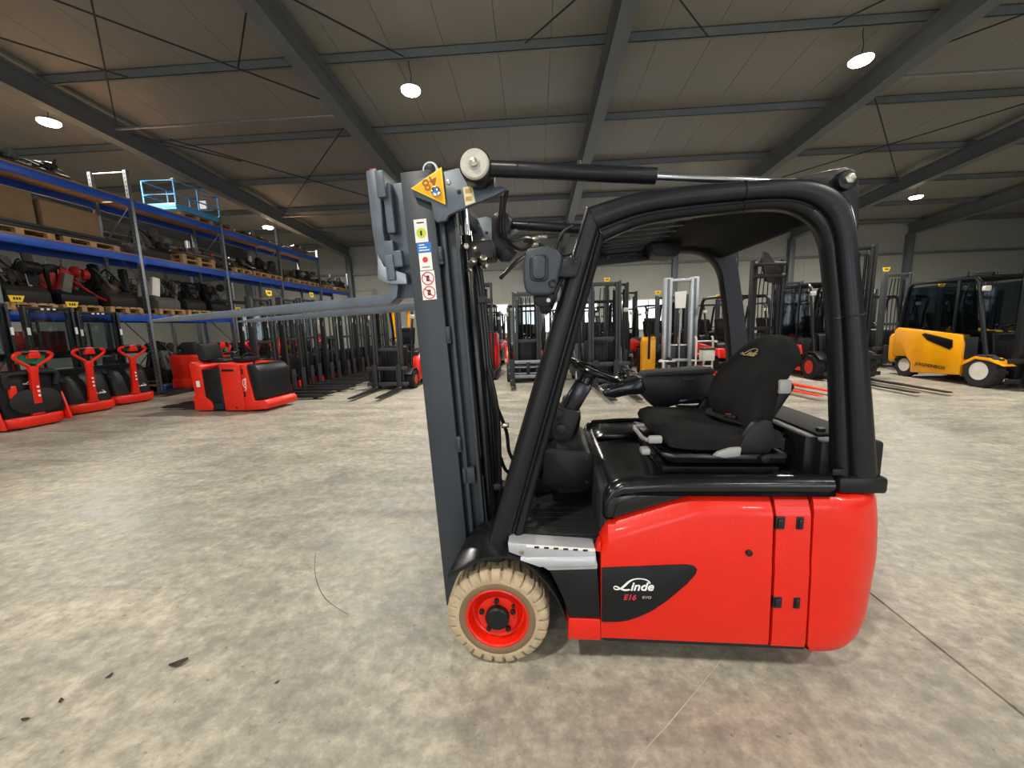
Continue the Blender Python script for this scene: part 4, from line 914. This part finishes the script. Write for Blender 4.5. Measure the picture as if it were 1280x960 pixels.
for k,(y,x,ns) in enumerate(((8.75,-7.05,True),(9.7,-7.0,False),(10.65,-7.1,False),(11.6,-7.0,False),(12.55,-6.95,False),(13.5,-6.9,True),(14.5,-6.9,False),(15.5,-6.9,False))):
    stacker('parked stacker in the row with forks pointing right, %s from the front'%('first','second','third','fourth','fifth','sixth','seventh','last')[k],(x,y,0),R(random.uniform(-3,3)),False,2.12+.05*(k%3),k<4,k<3,k in (0,2,5),REDB if k<4 else REDD,MASTD,1.15,'row of parked stackers',labeltag=True)
for k,(y,x) in enumerate(((12.9,-8.9),(14.1,-8.9),(15.3,-8.9))):
    stacker('stacker parked against the rack behind the red ride-on trucks, %s one'%('front','middle','back')[k],(x+.2,y,0),R(180),False,2.0+.1*k,True,True,True,group='stackers against the rack')
# ================================================================ red ride-on pallet trucks
def standin(label,loc,rz):
    t=thing('ride_on_truck',label,'pallet truck',loc,rz,'red ride-on trucks'); w=.42
    MB().prism([(-.02,.03),(.38,.03),(.42,.12),(.36,.22),(.20,.34),(-.02,.33)],-w,w).build('rear_bumper',REDB,t,.02)
    MB().prism([(.02,.30),(.26,.30),(.24,.90),(.16,.97),(.0,.99),(-.02,.9)],-w,w).build('rear_post',REDB,t,.03)
    MB().box(.30,.66,-w+.005,w-.005,.05,.17).build('step_floor',BLKS,t,.01)
    MB().box(.24,.62,-w+.02,w-.02,.17,.84).build('cabin_interior',BLK,t,.01)
    MB().box(.60,.66,-w-.004,w+.004,.05,.90).build('entry_frame',BLKS,t,.015)
    MB().box(.30,.55,-w+.012,-w+.03,.62,.76).build('storage_slot',RUB,t,.005)
    MB().prism([(.66,.03),(1.10,.03),(1.08,.93),(.64,.95)],-w,w).build('battery_housing',REDB,t,.02)
    MB().prism([(.70,.16),(1.05,.16),(1.035,.86),(.69,.87)],-w-.008,-w+.01).build('housing_door',REDB,t,.012)
    MB().box(.70,.96,-w-.012,-w+.01,.79,.84).build('vent_slot',RUB,t,.006)
    MB().cyl((.92,-w-.01,.09),(.92,-w+.01,.09),.016,n=10).build('plug',RUB,t)
    MB().prism([(1.105,.03),(1.57,.06),(1.60,.16),(1.54,.24),(1.31,.22),(1.22,.92),(1.09,.93)],-w,w).build('nose',REDB,t,.02)
    MB().prism([(1.31,.225),(1.52,.245),(1.49,.80),(1.40,.92),(1.22,.93)],-w+.01,w-.01).build('motor_cover',BLK,t,.04)
    for z in (.30,.74): MB().box(1.115,1.15,-w-.005,-w+.01,z,z+.1).build('hinge',RUB,t,.004)
    logo(WHT,.065,t,(1.185,-w-.006,.42),(PI/2,R(-85),0))
    MB().prism([(.30,.95),(.62,.95),(.60,1.02),(.35,1.05)],-.25,.30).build('control_console',BLK,t,.02)
    b=MB().tube([V(.52+.13*math.cos(2*PI*i/20),.05+.13*math.sin(2*PI*i/20),1.13+.03*math.cos(2*PI*i/20)) for i in range(20)],.014,6,True).build('steering_wheel',BLKG,t)
    MB().cyl((.50,.05,1.0),(.52,.05,1.13),.03,n=8).build('steering_post',BLK,t)
    MB().prism([(.06,.98),(.26,.99),(.22,1.30),(.15,1.33),(.03,1.28)],-.28,.12).build('backrest_pad',BLKM,t,.04)
    MB().tube(catmull([(.9,-.2,.95),(1.0,-.2,1.08),(1.15,-.15,1.12),(1.25,-.1,1.0)],4),.012,6).build('battery_cable',RUB,t)
    MB().box(.75,1.0,-.2,.25,.95,1.04).build('display_box',BLK,t,.02)
    MB().tube(catmull([(1.30,-.3,.93),(1.34,-.3,1.0),(1.42,-.2,1.0),(1.44,0,.98)],4),.016,6).build('grab_bar',BLKG,t)
    for s in (-1,1): MB().prism([(-.02,.05),(-.9,.04),(-1.0,.06),(-.85,.10),(-.02,.11)],s*.19-.08,s*.19+.08).build('fork',MASTD,t,.006)
    for x in (.3,1.2): MB().cyl((x,-.3,.06),(x,.3,.06),.06,n=12).build('wheel',RUB,t)
    MB().prism([(.10,.50),(.18,.50),(.18,.62),(.10,.62)],-w-.004,-w+.01).build('white_label',PAPER,t)
    return t
standin('red ride-on pallet truck with black nose cover standing in front of the stackers',(-6.66,7.70,0),R(-5))
standin('end of a second red ride-on truck beside the nearest rack upright',(-9.50,10.2,0),R(90))
# ================================================================ parked forklifts
def bgwheel(t,x,y,r,wd,tm,rm,side):
    o=MB().lathe([(r*.55,-wd/2),(r*.9,-wd/2),(r,-wd/2+.03),(r,wd/2-.03),(r*.9,wd/2),(r*.55,wd/2)],(0,0,0),'y',24,False).build('tyre',tm,t); o.location=(x,y,r)
    MB().lathe([(r*.60,side*wd*.48),(r*.57,side*wd*.40),(r*.48,side*wd*.25),(r*.22,side*wd*.22),(r*.20,side*wd*.34),(.005,side*wd*.36)],(0,0,0),'y',20).build('rim',rm,o)
    MB().cyl((0,side*wd*.30,0),(0,side*wd*.46,0),r*.20,n=14).build('hub',BLKS,o,.006)
    for k in range(5): MB().cyl((r*.33*math.cos(k*1.2566),side*wd*.2,r*.33*math.sin(k*1.2566)),(r*.33*math.cos(k*1.2566),side*wd*.34,r*.33*math.sin(k*1.2566)),r*.05,n=6).build('wheel_nut',BLKS,o)
    n=16; b=MB()
    for k in range(n):
        a=2*PI*k/n; b.obox((math.cos(a)*r*.985,wd*.25*(1 if k%2 else -1),math.sin(a)*r*.985),(.03,wd*.5,r*.16),(0,-a,0))
    tag(b.build('tread_blocks',tm,o),None,None,kind='stuff')
    return o
def forklift(label,loc,rz,col=REDB,mh=2.15,w=1.1,L=1.15,rw=.23,fl=1.15,fz=.05,mm=MAST,fm=MASTD,rim=REDB,tm=TYRB,cab=False,style='red',gh=2.05,group='parked forklifts',ntag=False,positioner=False,splay=.25,hoodc=BLK,beacon=False,paper=False,attach=False,inner=None):
    t=thing('parked_forklift',label,'forklift',loc,rz,group); h=w/2
    for s in (-1,1):
        bgwheel(t,0,s*(h-.10),rw,.20,tm,rim,s); bgwheel(t,L,s*(h-.14),rw*.85,.16,tm,rim,s)
    MB().prism([(-.12,.18),(.25,.16),(L+.1,.16),(L+.1,.60),(.25,.60),(-.10,.55)],-h+.22,h-.22).build('chassis',BLKS,t,.02)
    for s in (-1,1):
        ys=sorted((s*(h-.20),s*h))
        if style=='red':
            MB().prism([(.30,.20),(L-.30,.17),(L-.28,.45),(L-.30,.62),(.40,.56),(.32,.45)],*ys).build('lower_panel',BLK,t,.02)
            MB().prism([(.33,.57),(.42,.62),(L-.28,.66),(L+.05,.74),(L+.05,.90),(L-.35,.86),(.6,.82),(.40,.80)],ys[0]-.004,ys[1]+.004).build('side_panel',col,t,.02)
            MB().prism([(.31,.17),(L-.30,.15),(L-.30,.25),(.31,.27)],ys[0]-.005,ys[1]+.005).build('sill_panel',col,t,.01)
        elif style=='door':
            MB().prism([(.30,.17),(L+.1,.15),(L+.12,.88),(.62,.90),(.40,.72),(.31,.50)],*ys).build('side_panel',col,t,.03)
        elif style=='yellow':
            MB().prism([(.36,.20),(L-.24,.13),(L-.22,.36),(L-.08,.50),(L+.22,.48),(L+.32,.56),(L+.30,1.10),(L+.22,1.18),(.44,1.04),(.37,.85)],*ys).build('side_panel',col,t,.03)
            MB().prism([(.56,.78),(.58,.93),(1.22,1.06),(1.30,1.03),(1.15,.90),(.62,.72)],s*(h+.004)-.01,s*(h+.004)+.01).build('side_recess',RUB,t,.01)
            MB().prism([(-rw-.10,.46),(-rw*.5,.60),(.10,.62),(.30,.50),(.36,.40),(.28,.44),(.08,.56),(-rw*.5,.54)],*sorted((s*(h-.24),s*(h+.01)))).build('fender',col,t,.012)
        MB().prism([(-rw-.08,rw*1.7),(-rw*.4,rw*2.2),(.12,rw*2.25),(.32,rw*1.7),(.30,rw*1.6),(.10,rw*2.12),(-rw*.4,rw*2.08),(-rw-.06,rw*1.6)],*sorted((s*(h-.24),s*(h-.02)))).build('mudguard',BLK,t,.01) if style!='yellow' else None
    MB().prism([(L-.02,.16),(L+.42,.18),(L+.50,.30),(L+.50,.82),(L+.42,.92),(L-.02,.92)] if style!='yellow' else [(L+.26,.42),(L+.36,.30),(L+.46,.36),(L+.48,.95),(L+.40,1.04),(L+.26,1.02)],-h+.02,h-.02).build('counterweight',col if style!='yellow' else col,t,.07,seg=3)
    MB().prism([(.42,.60),(.52,.90),(.60,.955),(L+.38,.955),(L+.44,.90),(L+.2,.80),(.5,.6)],-h+.06,h-.06).build('hood',hoodc,t,.025)
    MB().box(-.05,.45,-h+.18,h-.18,.48,.52).build('floor_plate',BLKM,t)
    MB().prism([(-.02,.52),(.10,.52),(.20,1.02),(.16,1.10),(.05,1.06)],-h+.22,h-.22).build('dashboard',BLK,t,.03)
    MB().cyl((.18,0,.95),(.34,0,1.18),.03,n=8).build('steering_column',BLK,t)
    sc=V(.36,0,1.2); MB().tube([sc+V(.15*math.cos(2*PI*i/18),.17*math.sin(2*PI*i/18),-.07*math.cos(2*PI*i/18)) for i in range(18)],.014,6,True).build('steering_wheel',BLKG,t)
    st=MB().prism([(.62,.97),(1.08,.96),(1.10,1.06),(.66,1.10)],-.24,.24).build('seat',FAB,t,.04)
    MB().prism([(1.03,1.05),(1.14,1.05),(1.28,1.50),(1.22,1.55),(1.13,1.50),(1.02,1.18)],-.23,.23).build('backrest',FAB,st,.05)
    # guard
    for s in (-1,1):
        y=s*(h-.10)
        MB().tube([(-.02,y,.55),(.10,y,1.1),(.30,y,gh-.10),(.38,y,gh-.03)],.038,8).build('front_pillar',BLKF,t)
        MB().tube([(L+.28,y,.90),(L+.22,y,1.5),(L+.10,y,gh-.08),(L+.02,y,gh-.02)],.04,8).build('rear_pillar',BLKF,t)
        MB().beam((.36,y,gh-.02),(L+.06,y,gh-.01),.07,.06).build('roof_rail',BLKF,t,.01)
    for k in range(7):
        x=.40+(L-.36)*k/6; MB().box(x-.018,x+.018,-h+.10,h-.10,gh-.02,gh+.015).build('roof_bar',BLKF,t,.004)
    for s in (-1,1):
        MB().prism(rrect(-.055,.055,-.05,.05,.02),.0,.07,'yz').xf(Matrix.Translation((.05,s*(h-.03),gh-.25))).build('head_lamp',WHTR,t,.01)
    if cab:
        for s in (-1,1):
            y=s*(h-.06); MB().prism([(.14,1.0),(.34,gh-.12),(.62,gh-.08),(.62,.98)],y-.004,y+.004).build('side_window',CGLASS,t); MB().prism([(.68,.98),(.68,gh-.08),(L+.06,gh-.10),(L+.20,1.0)],y-.004,y+.004).build('side_window',CGLASS,t)
            MB().box(.62,.68,y-.02,y+.02,.70,gh-.04).build('door_post',BLKF,t,.008)
            MB().prism([(.12,.52),(.62,.55),(.62,.98),(.14,1.0)],y-.012,y+.012).build('cab_door',BLKS,t,.01); MB().prism([(.68,.86),(L+.26,.90),(L+.20,1.0),(.68,.98)],y-.012,y+.012).build('cab_panel',BLKS,t,.01)
        b=MB(); v=[b.bm.verts.new(p) for p in ((L+.24,-h+.1,1.0),(L+.24,h-.1,1.0),(L+.10,h-.1,gh-.1),(L+.10,-h+.1,gh-.1))]; b.face(v); b.build('rear_window',CGLASS,t)
        MB().box(.38,L+.04,-h+.08,h-.08,gh+.015,gh+.03).build('roof_glass',CGLASS,t)
    # mast
    im=inner or mm
    for s in (-1,1):
        MB().box(-.36,-.24,s*.34-.03,s*.34+.03,.06,mh).build('mast_rail',mm,t,.006)
        MB().box(-.35,-.25,s*.275-.025,s*.275+.025,.08,mh-.03).build('inner_mast_rail',im,t,.006)
        MB().cyl((-.20,s*.24,.15),(-.20,s*.24,mh-.2),.03,n=10).build('lift_cylinder',BLKG,t)
        MB().beam((-.22,s*.30,.45),(.15,s*.30,.55),.06,.06).build('tilt_cylinder',BLKS,t,.01)
    for z in (.12,mh*.45,mh-.10): MB().box(-.30,-.22,-.34,.34,z,z+.08).build('mast_cross_beam',mm,t,.006)
    for y in (-.08,.0,.08): MB().tube(catmull([(-.24,y,mh-.15),(-.20,y*1.3,mh*.7),(-.22,y,mh*.35),(-.20,y,.3)],4),.012,6).build('hose',RUB,t)
    # carriage
    cz=fz+.08
    for z in (cz,cz+.38):
        MB().box(-.46,-.41,-h*.9,h*.9,z,z+.09).build('carriage_bar',mm if not positioner else GALV,t,.006)
    for s in (-1,1): MB().box(-.42,-.36,s*.22-.02,s*.22+.02,cz,cz+.46).build('carriage_plate',mm,t,.006)
    if positioner:
        for z in (cz+.14,cz+.30): MB().cyl((-.47,-h*.9,z),(-.47,h*.9,z),.03,n=10).build('positioner_rod',CHR,t)
        for s in (-1,1): MB().box(-.49,-.40,s*h*.9-.02,s*h*.9+.02,cz-.04,cz+.5).build('side_frame',mm,t,.006)
        MB().box(-.50,-.42,-.05,.05,cz+.1,cz+.42).build('centre_block',MASTD,t,.01)
    for s in (-1,1):
        f=MB().prism([(-.46,cz+.52),(-.50,cz+.52),(-.505,fz+.06),(-.53,fz+.035),(-.60,fz+.04),(-.46-fl,fz+.025),(-.48-fl,fz+.008),(-.58,fz-.01),(-.50,fz-.005),(-.465,fz+.03)],s*splay-.06,s*splay+.06).build('fork',fm,t,.004)
    if ntag: tag_plate(t,(-.30,.30,mh+.16),R(90))
    if beacon: MB().cyl((L-.1,-h+.2,gh),(L-.1,-h+.2,gh+.10),.04,n=10).build('beacon',BEAC,t)
    if paper: MB().prism([(-.10,-.15),(.10,-.15),(.11,.16),(-.09,.17)],-.37,-.365,'yz').xf(Matrix.Translation((0,.05,mh*.72))).build('paper_sheet',PAPER,t)
    if attach:
        MB().prism([(-.36,-.5),(.02,-.42),(.16,.02),(.13,.22),(.02,.18),(-.30,-.20)],-.46,-.40,'yz').xf(Matrix.Translation((0,.1,mh-.05))).build('attachment_plate',RUB,t,.015)
        for z in (mh-.35,mh-.1): MB().cyl((-.42,-.3,z),(-.42,.4,z),.05,n=10).build('attachment_roller',JUNK,t)
        MB().tube(catmull([(-.3,-.3,mh-.9),(-.2,-.5,mh-.5),(-.3,-.45,mh-.1),(-.4,-.2,mh)],5),.018,6).build('hose',RUB,t)
    return t
D90=R(90)
# left of the mast: red truck facing the camera
forklift('red forklift facing the camera between the stacker row and the tall mast',(-3.62,9.9,0),R(89),REDB,2.15,1.15,1.15,style='door',rim=REDB,fl=1.35,splay=.30,group='parked forklifts')
forklift('orange sided forklift with chrome fork positioner seen just right of the mast',(-.22,10.75,0),R(94),ORG,2.35,1.12,1.2,style='door',positioner=True,splay=.42,fl=1.2,rim=WHTR,hoodc=MAST,cab=True)
forklift('dark grey forklift with long low forks seen through the cab opening',(1.62,9.75,0),R(92),MAST,2.45,1.25,1.3,style='door',rim=WHTR,fl=1.9,splay=.24,hoodc=MAST)
forklift('black forklift with an empty square mast head behind the yellow truck',(2.62,13.3,0),R(90),MASTD,2.75,1.15,1.2,style='red',rim=WHTR,ntag=True,mm=MASTD)
forklift('red forklift with beige tyres half hidden behind the silver mast',(4.2,13.4,0),R(95),REDB,2.3,1.1,1.2,style='red',tm=TYRT,rim=REDB,ntag=True)
forklift('beige tyred red forklift with bright red forks and a tall dark attachment mast',(5.08,9.55,0),R(98),REDB,2.75,1.25,1.2,style='red',tm=TYRT,fm=ORG,fl=1.75,attach=True,fz=.07,splay=.28,mm=MASTD)
forklift('large red and black forklift with tall mast and long black forks right of the seat',(7.30,9.95,0),R(88),REDB,3.05,1.35,1.75,rw=.30,style='red',cab=True,fl=1.95,splay=.27,mm=MASTD,gh=2.3,beacon=True)
yw=forklift('yellow and black electric forklift with glazed cab at the right picture edge',(9.50,8.35,0),R(88),YEL,2.5,1.35,1.75,rw=.33,style='yellow',cab=True,rim=WHTR,gh=2.2,splay=.3,fl=1.2,mm=MASTD)
o=text('JUNGHEINRICH',.10,BLK,yw,(1.02,.69,.33),(PI/2,R(3),PI),shear=.2,bold=.002)
forklift('black forklift with a yellow number tag standing behind the yellow one',(10.2,12.3,0),R(86),MASTD,2.65,1.2,1.3,style='red',rim=WHTR,ntag=True)
# rows further back
far=[(-4.6,17.5,REDB),(-3.6,14.6,YEL),(-1.9,15.1,REDB),(-1.9,18.8,REDD),(-.2,14.6,MASTD),(1.2,14.9,MAST),(2.3,17.0,REDD),(3.7,16.4,MASTD),(5.2,15.3,REDB),(6.6,14.6,MASTD),(8.6,14.4,REDD),(10.3,15.8,MASTD),(12.0,12.6,REDB),(13.4,13.2,MASTD),(12.2,15.9,YEL),(15.0,14.5,REDB)]
ordw=('first','second','third','fourth','fifth','sixth','seventh','eighth','ninth','tenth','eleventh','twelfth','thirteenth','fourteenth','fifteenth','last')
cn={REDB:'red',YEL:'yellow',REDD:'dark red',MASTD:'black',MAST:'grey'}
for k,(x,y,c) in enumerate(far):
    forklift('%s forklift parked in the far rows, %s from the left'%(cn[c],ordw[k]),(x,y,0),R(90+random.uniform(-6,6)),c,2.2+.25*((k*5)%3),1.15,1.25,style='door' if k%2 else 'red',rim=WHTR if k%2 else REDB,mm=(MAST,MASTD)[k%2],ntag=k%3==0,group='forklifts in the far rows',fl=1.1)
# tall dark attachment truck left of the positioner truck
tr=thing('reach_truck','red reach truck with a tall dark mast just right of the forklift mast','reach truck',(-1.55,11.9,0),R(90))
MB().prism([(.2,.2),(1.2,.2),(1.2,1.25),(.9,1.3),(.2,1.3)],-.38,.38).build('body',REDB,tr,.03); MB().box(-.9,.9,-.44,-.32,.05,.25).build('leg',BLKS,tr,.02); MB().box(-.9,.9,.32,.44,.05,.25).build('leg',BLKS,tr,.02)
for s in (-1,1): MB().box(-.12,.0,s*.3-.03,s*.3+.03,.1,2.75).build('mast_rail',MASTD,tr,.006); MB().cyl((-.7,s*.38-.05,.14),(-.7,s*.38+.05,.14),.14,n=16).build('load_wheel',RUB,tr,.01)
for z in (.3,1.5,2.2,2.65): MB().box(-.10,.04,-.33,.33,z,z+.12).build('mast_cross_beam',MASTD,tr,.008)
for y in (-.15,-.05,.08,.18): MB().cyl((.02,y,.3),(.02,y,2.6),.03,n=8).build('hose',RUB,tr)
MB().box(.25,1.15,-.34,.34,1.3,1.34).build('roof_plate',BLK,tr,.01)
for x in (.3,1.1):
    for s in (-1,1): MB().cyl((x,s*.33,1.3),(x,s*.33,2.1),.025,n=8).build('guard_post',BLKF,tr)
MB().box(.25,1.15,-.38,.38,2.1,2.16).build('guard_roof',BLKF,tr,.02)
# yellow hoist bars behind the left forklift
yh=thing('yellow_hoist','yellow hoist with two bent uprights behind the left red forklift','hoist',(-4.25,12.6,0),0)
for x in (-.25,.25): MB().tube(catmull([(x,0,.05),(x,0,1.0),(x,0,1.75),(x,-.05,2.05),(x,-.3,2.2)],5),.055,8).build('upright',YEL,yh)
MB().box(-.30,.30,-.05,.05,1.0,1.1).build('cross_bar',YEL,yh,.01); MB().box(-.4,.4,-.5,.3,.03,.12).build('base',BLKS,yh,.01); MB().cyl((0,0,.1),(0,0,1.6),.04,n=10).build('ram',CHR,yh)
# yellow pallet truck panel and silver mast stacker
yp=thing('yellow_pallet_truck','yellow pallet truck standing upright left of the silver mast','pallet truck',(3.08,10.95,0),R(80))
MB().prism([(0,.08),(.55,.05),(.55,.95),(.35,1.05),(.06,1.10),(-.02,1.0)],-.18,.18).build('body',YEL,yp,.03); MB().box(.5,.8,-.25,.25,.05,.75).build('battery_box',BLK,yp,.02)
MB().cyl((-.05,0,.5),(-.10,0,1.5),.03,n=8).build('tiller',BLK,yp); MB().box(-.16,-.06,-.15,.15,1.5,1.6).build('tiller_head',BLK,yp,.02); MB().cyl((.1,-.1,.1),(.1,.1,.1),.10,n=14).build('wheel',RUB,yp)
sm=thing('silver_mast_stacker','stacker with a bright silver double mast and white tube frame','stacker',(3.86,10.9,0),R(90))
for s in (-1,1):
    MB().box(-.08,.08,s*.34-.10,s*.34+.10,.05,2.62).build('mast_rail',ALU,sm,.01); MB().box(-.10,-.08,s*.34-.03,s*.34+.03,.05,2.58).build('rail_groove',STEEL,sm,.004)
    MB().tube(catmull([(-.35,s*.52,.05),(-.36,s*.52,.42),(-.34,s*.62,.46),(-.34,s*.2,.46)],4),.028,8).build('frame_tube',WHTR,sm)
    MB().box(-.36,-.18,s*.34-.05,s*.34+.05,.36,.56).build('clamp',BLKS,sm,.01)
    MB().prism([(-.36,.03),(-1.1,.03),(-1.1,.07),(-.36,.09)],s*.3-.07,s*.3+.07).build('fork',MASTD,sm,.005)
for z in (2.52,.42): MB().box(-.06,.06,-.50 if z<1 else -.34,.50 if z<1 else .34,z,z+.07).build('cross_bar',ALU,sm,.008)
MB().cyl((.02,0,.1),(.02,0,1.6),.035,n=10).build('lift_cylinder',CHR,sm); MB().box(.1,.7,-.35,.35,.08,.85).build('drive_body',MAST,sm,.04)
MB().prism([(-.12,-.22),(.14,-.22),(.16,.20),(-.14,.22)],-.095,-.09,'yz').xf(Matrix.Translation((0,.02,2.05))).build('paper_sheet',PAPER,sm)
hc=thing('hand_cart','white tube hand cart with a box right of the silver mast','cart',(4.05,9.75,0),R(95))
for s in (-1,1): MB().tube(catmull([(-.3,s*.2,.06),(-.02,s*.2,.08),(0,s*.2,.2),(0,s*.2,1.0),(.06,s*.2,1.1)],4),.022,8).build('frame_tube',WHTR,hc); MB().cyl((.08,s*.22-.03,.1),(.08,s*.22+.03,.1),.10,n=14).build('wheel',RUB,hc)
for z in (.4,.7,1.0): MB().cyl((0,-.2,z),(0,.2,z),.018,n=8).build('cross_tube',WHTR,hc)
MB().box(-.22,-.03,-.14,.14,.55,.80).build('box_load',WHTR,hc,.01); MB().box(-.23,-.02,-.15,.15,.80,.85).build('box_lid',MAST,hc,.01)

# ================================================================ floor litter and marks
LEAF=mat('dry dark leaf',(58,52,46),.9,var=.3)
for k,(x,y,sz,lab) in enumerate(((-1.66,1.52,.07,'curled dark leaf scrap lying on the floor left of the forklift'),(-1.92,1.45,.03,'tiny dark scrap on the floor left of the leaf scrap'),(-2.0,1.33,.028,'small dark scrap near the lower left picture corner'),(-2.05,1.25,.03,'dark scrap closest to the lower left picture corner'),(-1.14,1.44,.02,'tiny dark scrap between the leaf scrap and the front wheel'))):
    b=MB(); rg=[]
    for i in range(6):
        f=i/5; w_=sz*.28*math.sin(PI*(f*.9+.05)); z=.002+.010*(f-.5)**2*4*sz/.07
        rg.append([V((f-.5)*sz,-w_,z+.006*sz/.07),V((f-.5)*sz,0,z),V((f-.5)*sz,w_,z+.008*sz/.07),V((f-.5)*sz,0,z+.0015)])
    o=b.loft(rg).build('leaf_scrap',LEAF); o.location=(x,y,0); o.rotation_euler=(0,0,R(35+50*k)); tag(o,lab,'litter','floor litter')

PALE=mat('pale scuffed concrete',(182,177,164),.6,var=.2,vscale=8)
DARKC=mat('dark hairline crack',(92,88,80),.8)
for pts,wd,m,n in (([(2.4,2.9),(2.66,3.05),(3.31,3.32),(4.32,3.61),(5.6,3.9)],.012,PALE,'scratch_mark'),([(.25,1.05),(.31,1.17),(.49,1.33),(.70,1.52),(.85,1.66)],.004,PALE,'scratch_mark'),([(-3.6,4.82),(-3.45,4.98),(-3.16,5.24)],.03,PALE,'scratch_mark'),([(-1.52,2.42),(-1.40,2.2),(-1.22,1.98),(-1.02,1.85)],.004,DARKC,'hairline_crack')):
    P_=catmull([(x,y,0) for x,y in pts],5); rg=[]
    for i,p in enumerate(P_):
        d=P_[min(i+1,len(P_)-1)]-P_[max(i-1,0)]; nn=V(-d.y,d.x,0).normalized()*wd*.5*(.5+.5*math.sin(PI*(i+.5)/len(P_)))
        rg.append([p+nn+V(0,0,-.002),p-nn+V(0,0,-.002),p-nn+V(0,0,.0006),p+nn+V(0,0,.0006)])
    MB().loft(rg).build(n,m,fl)
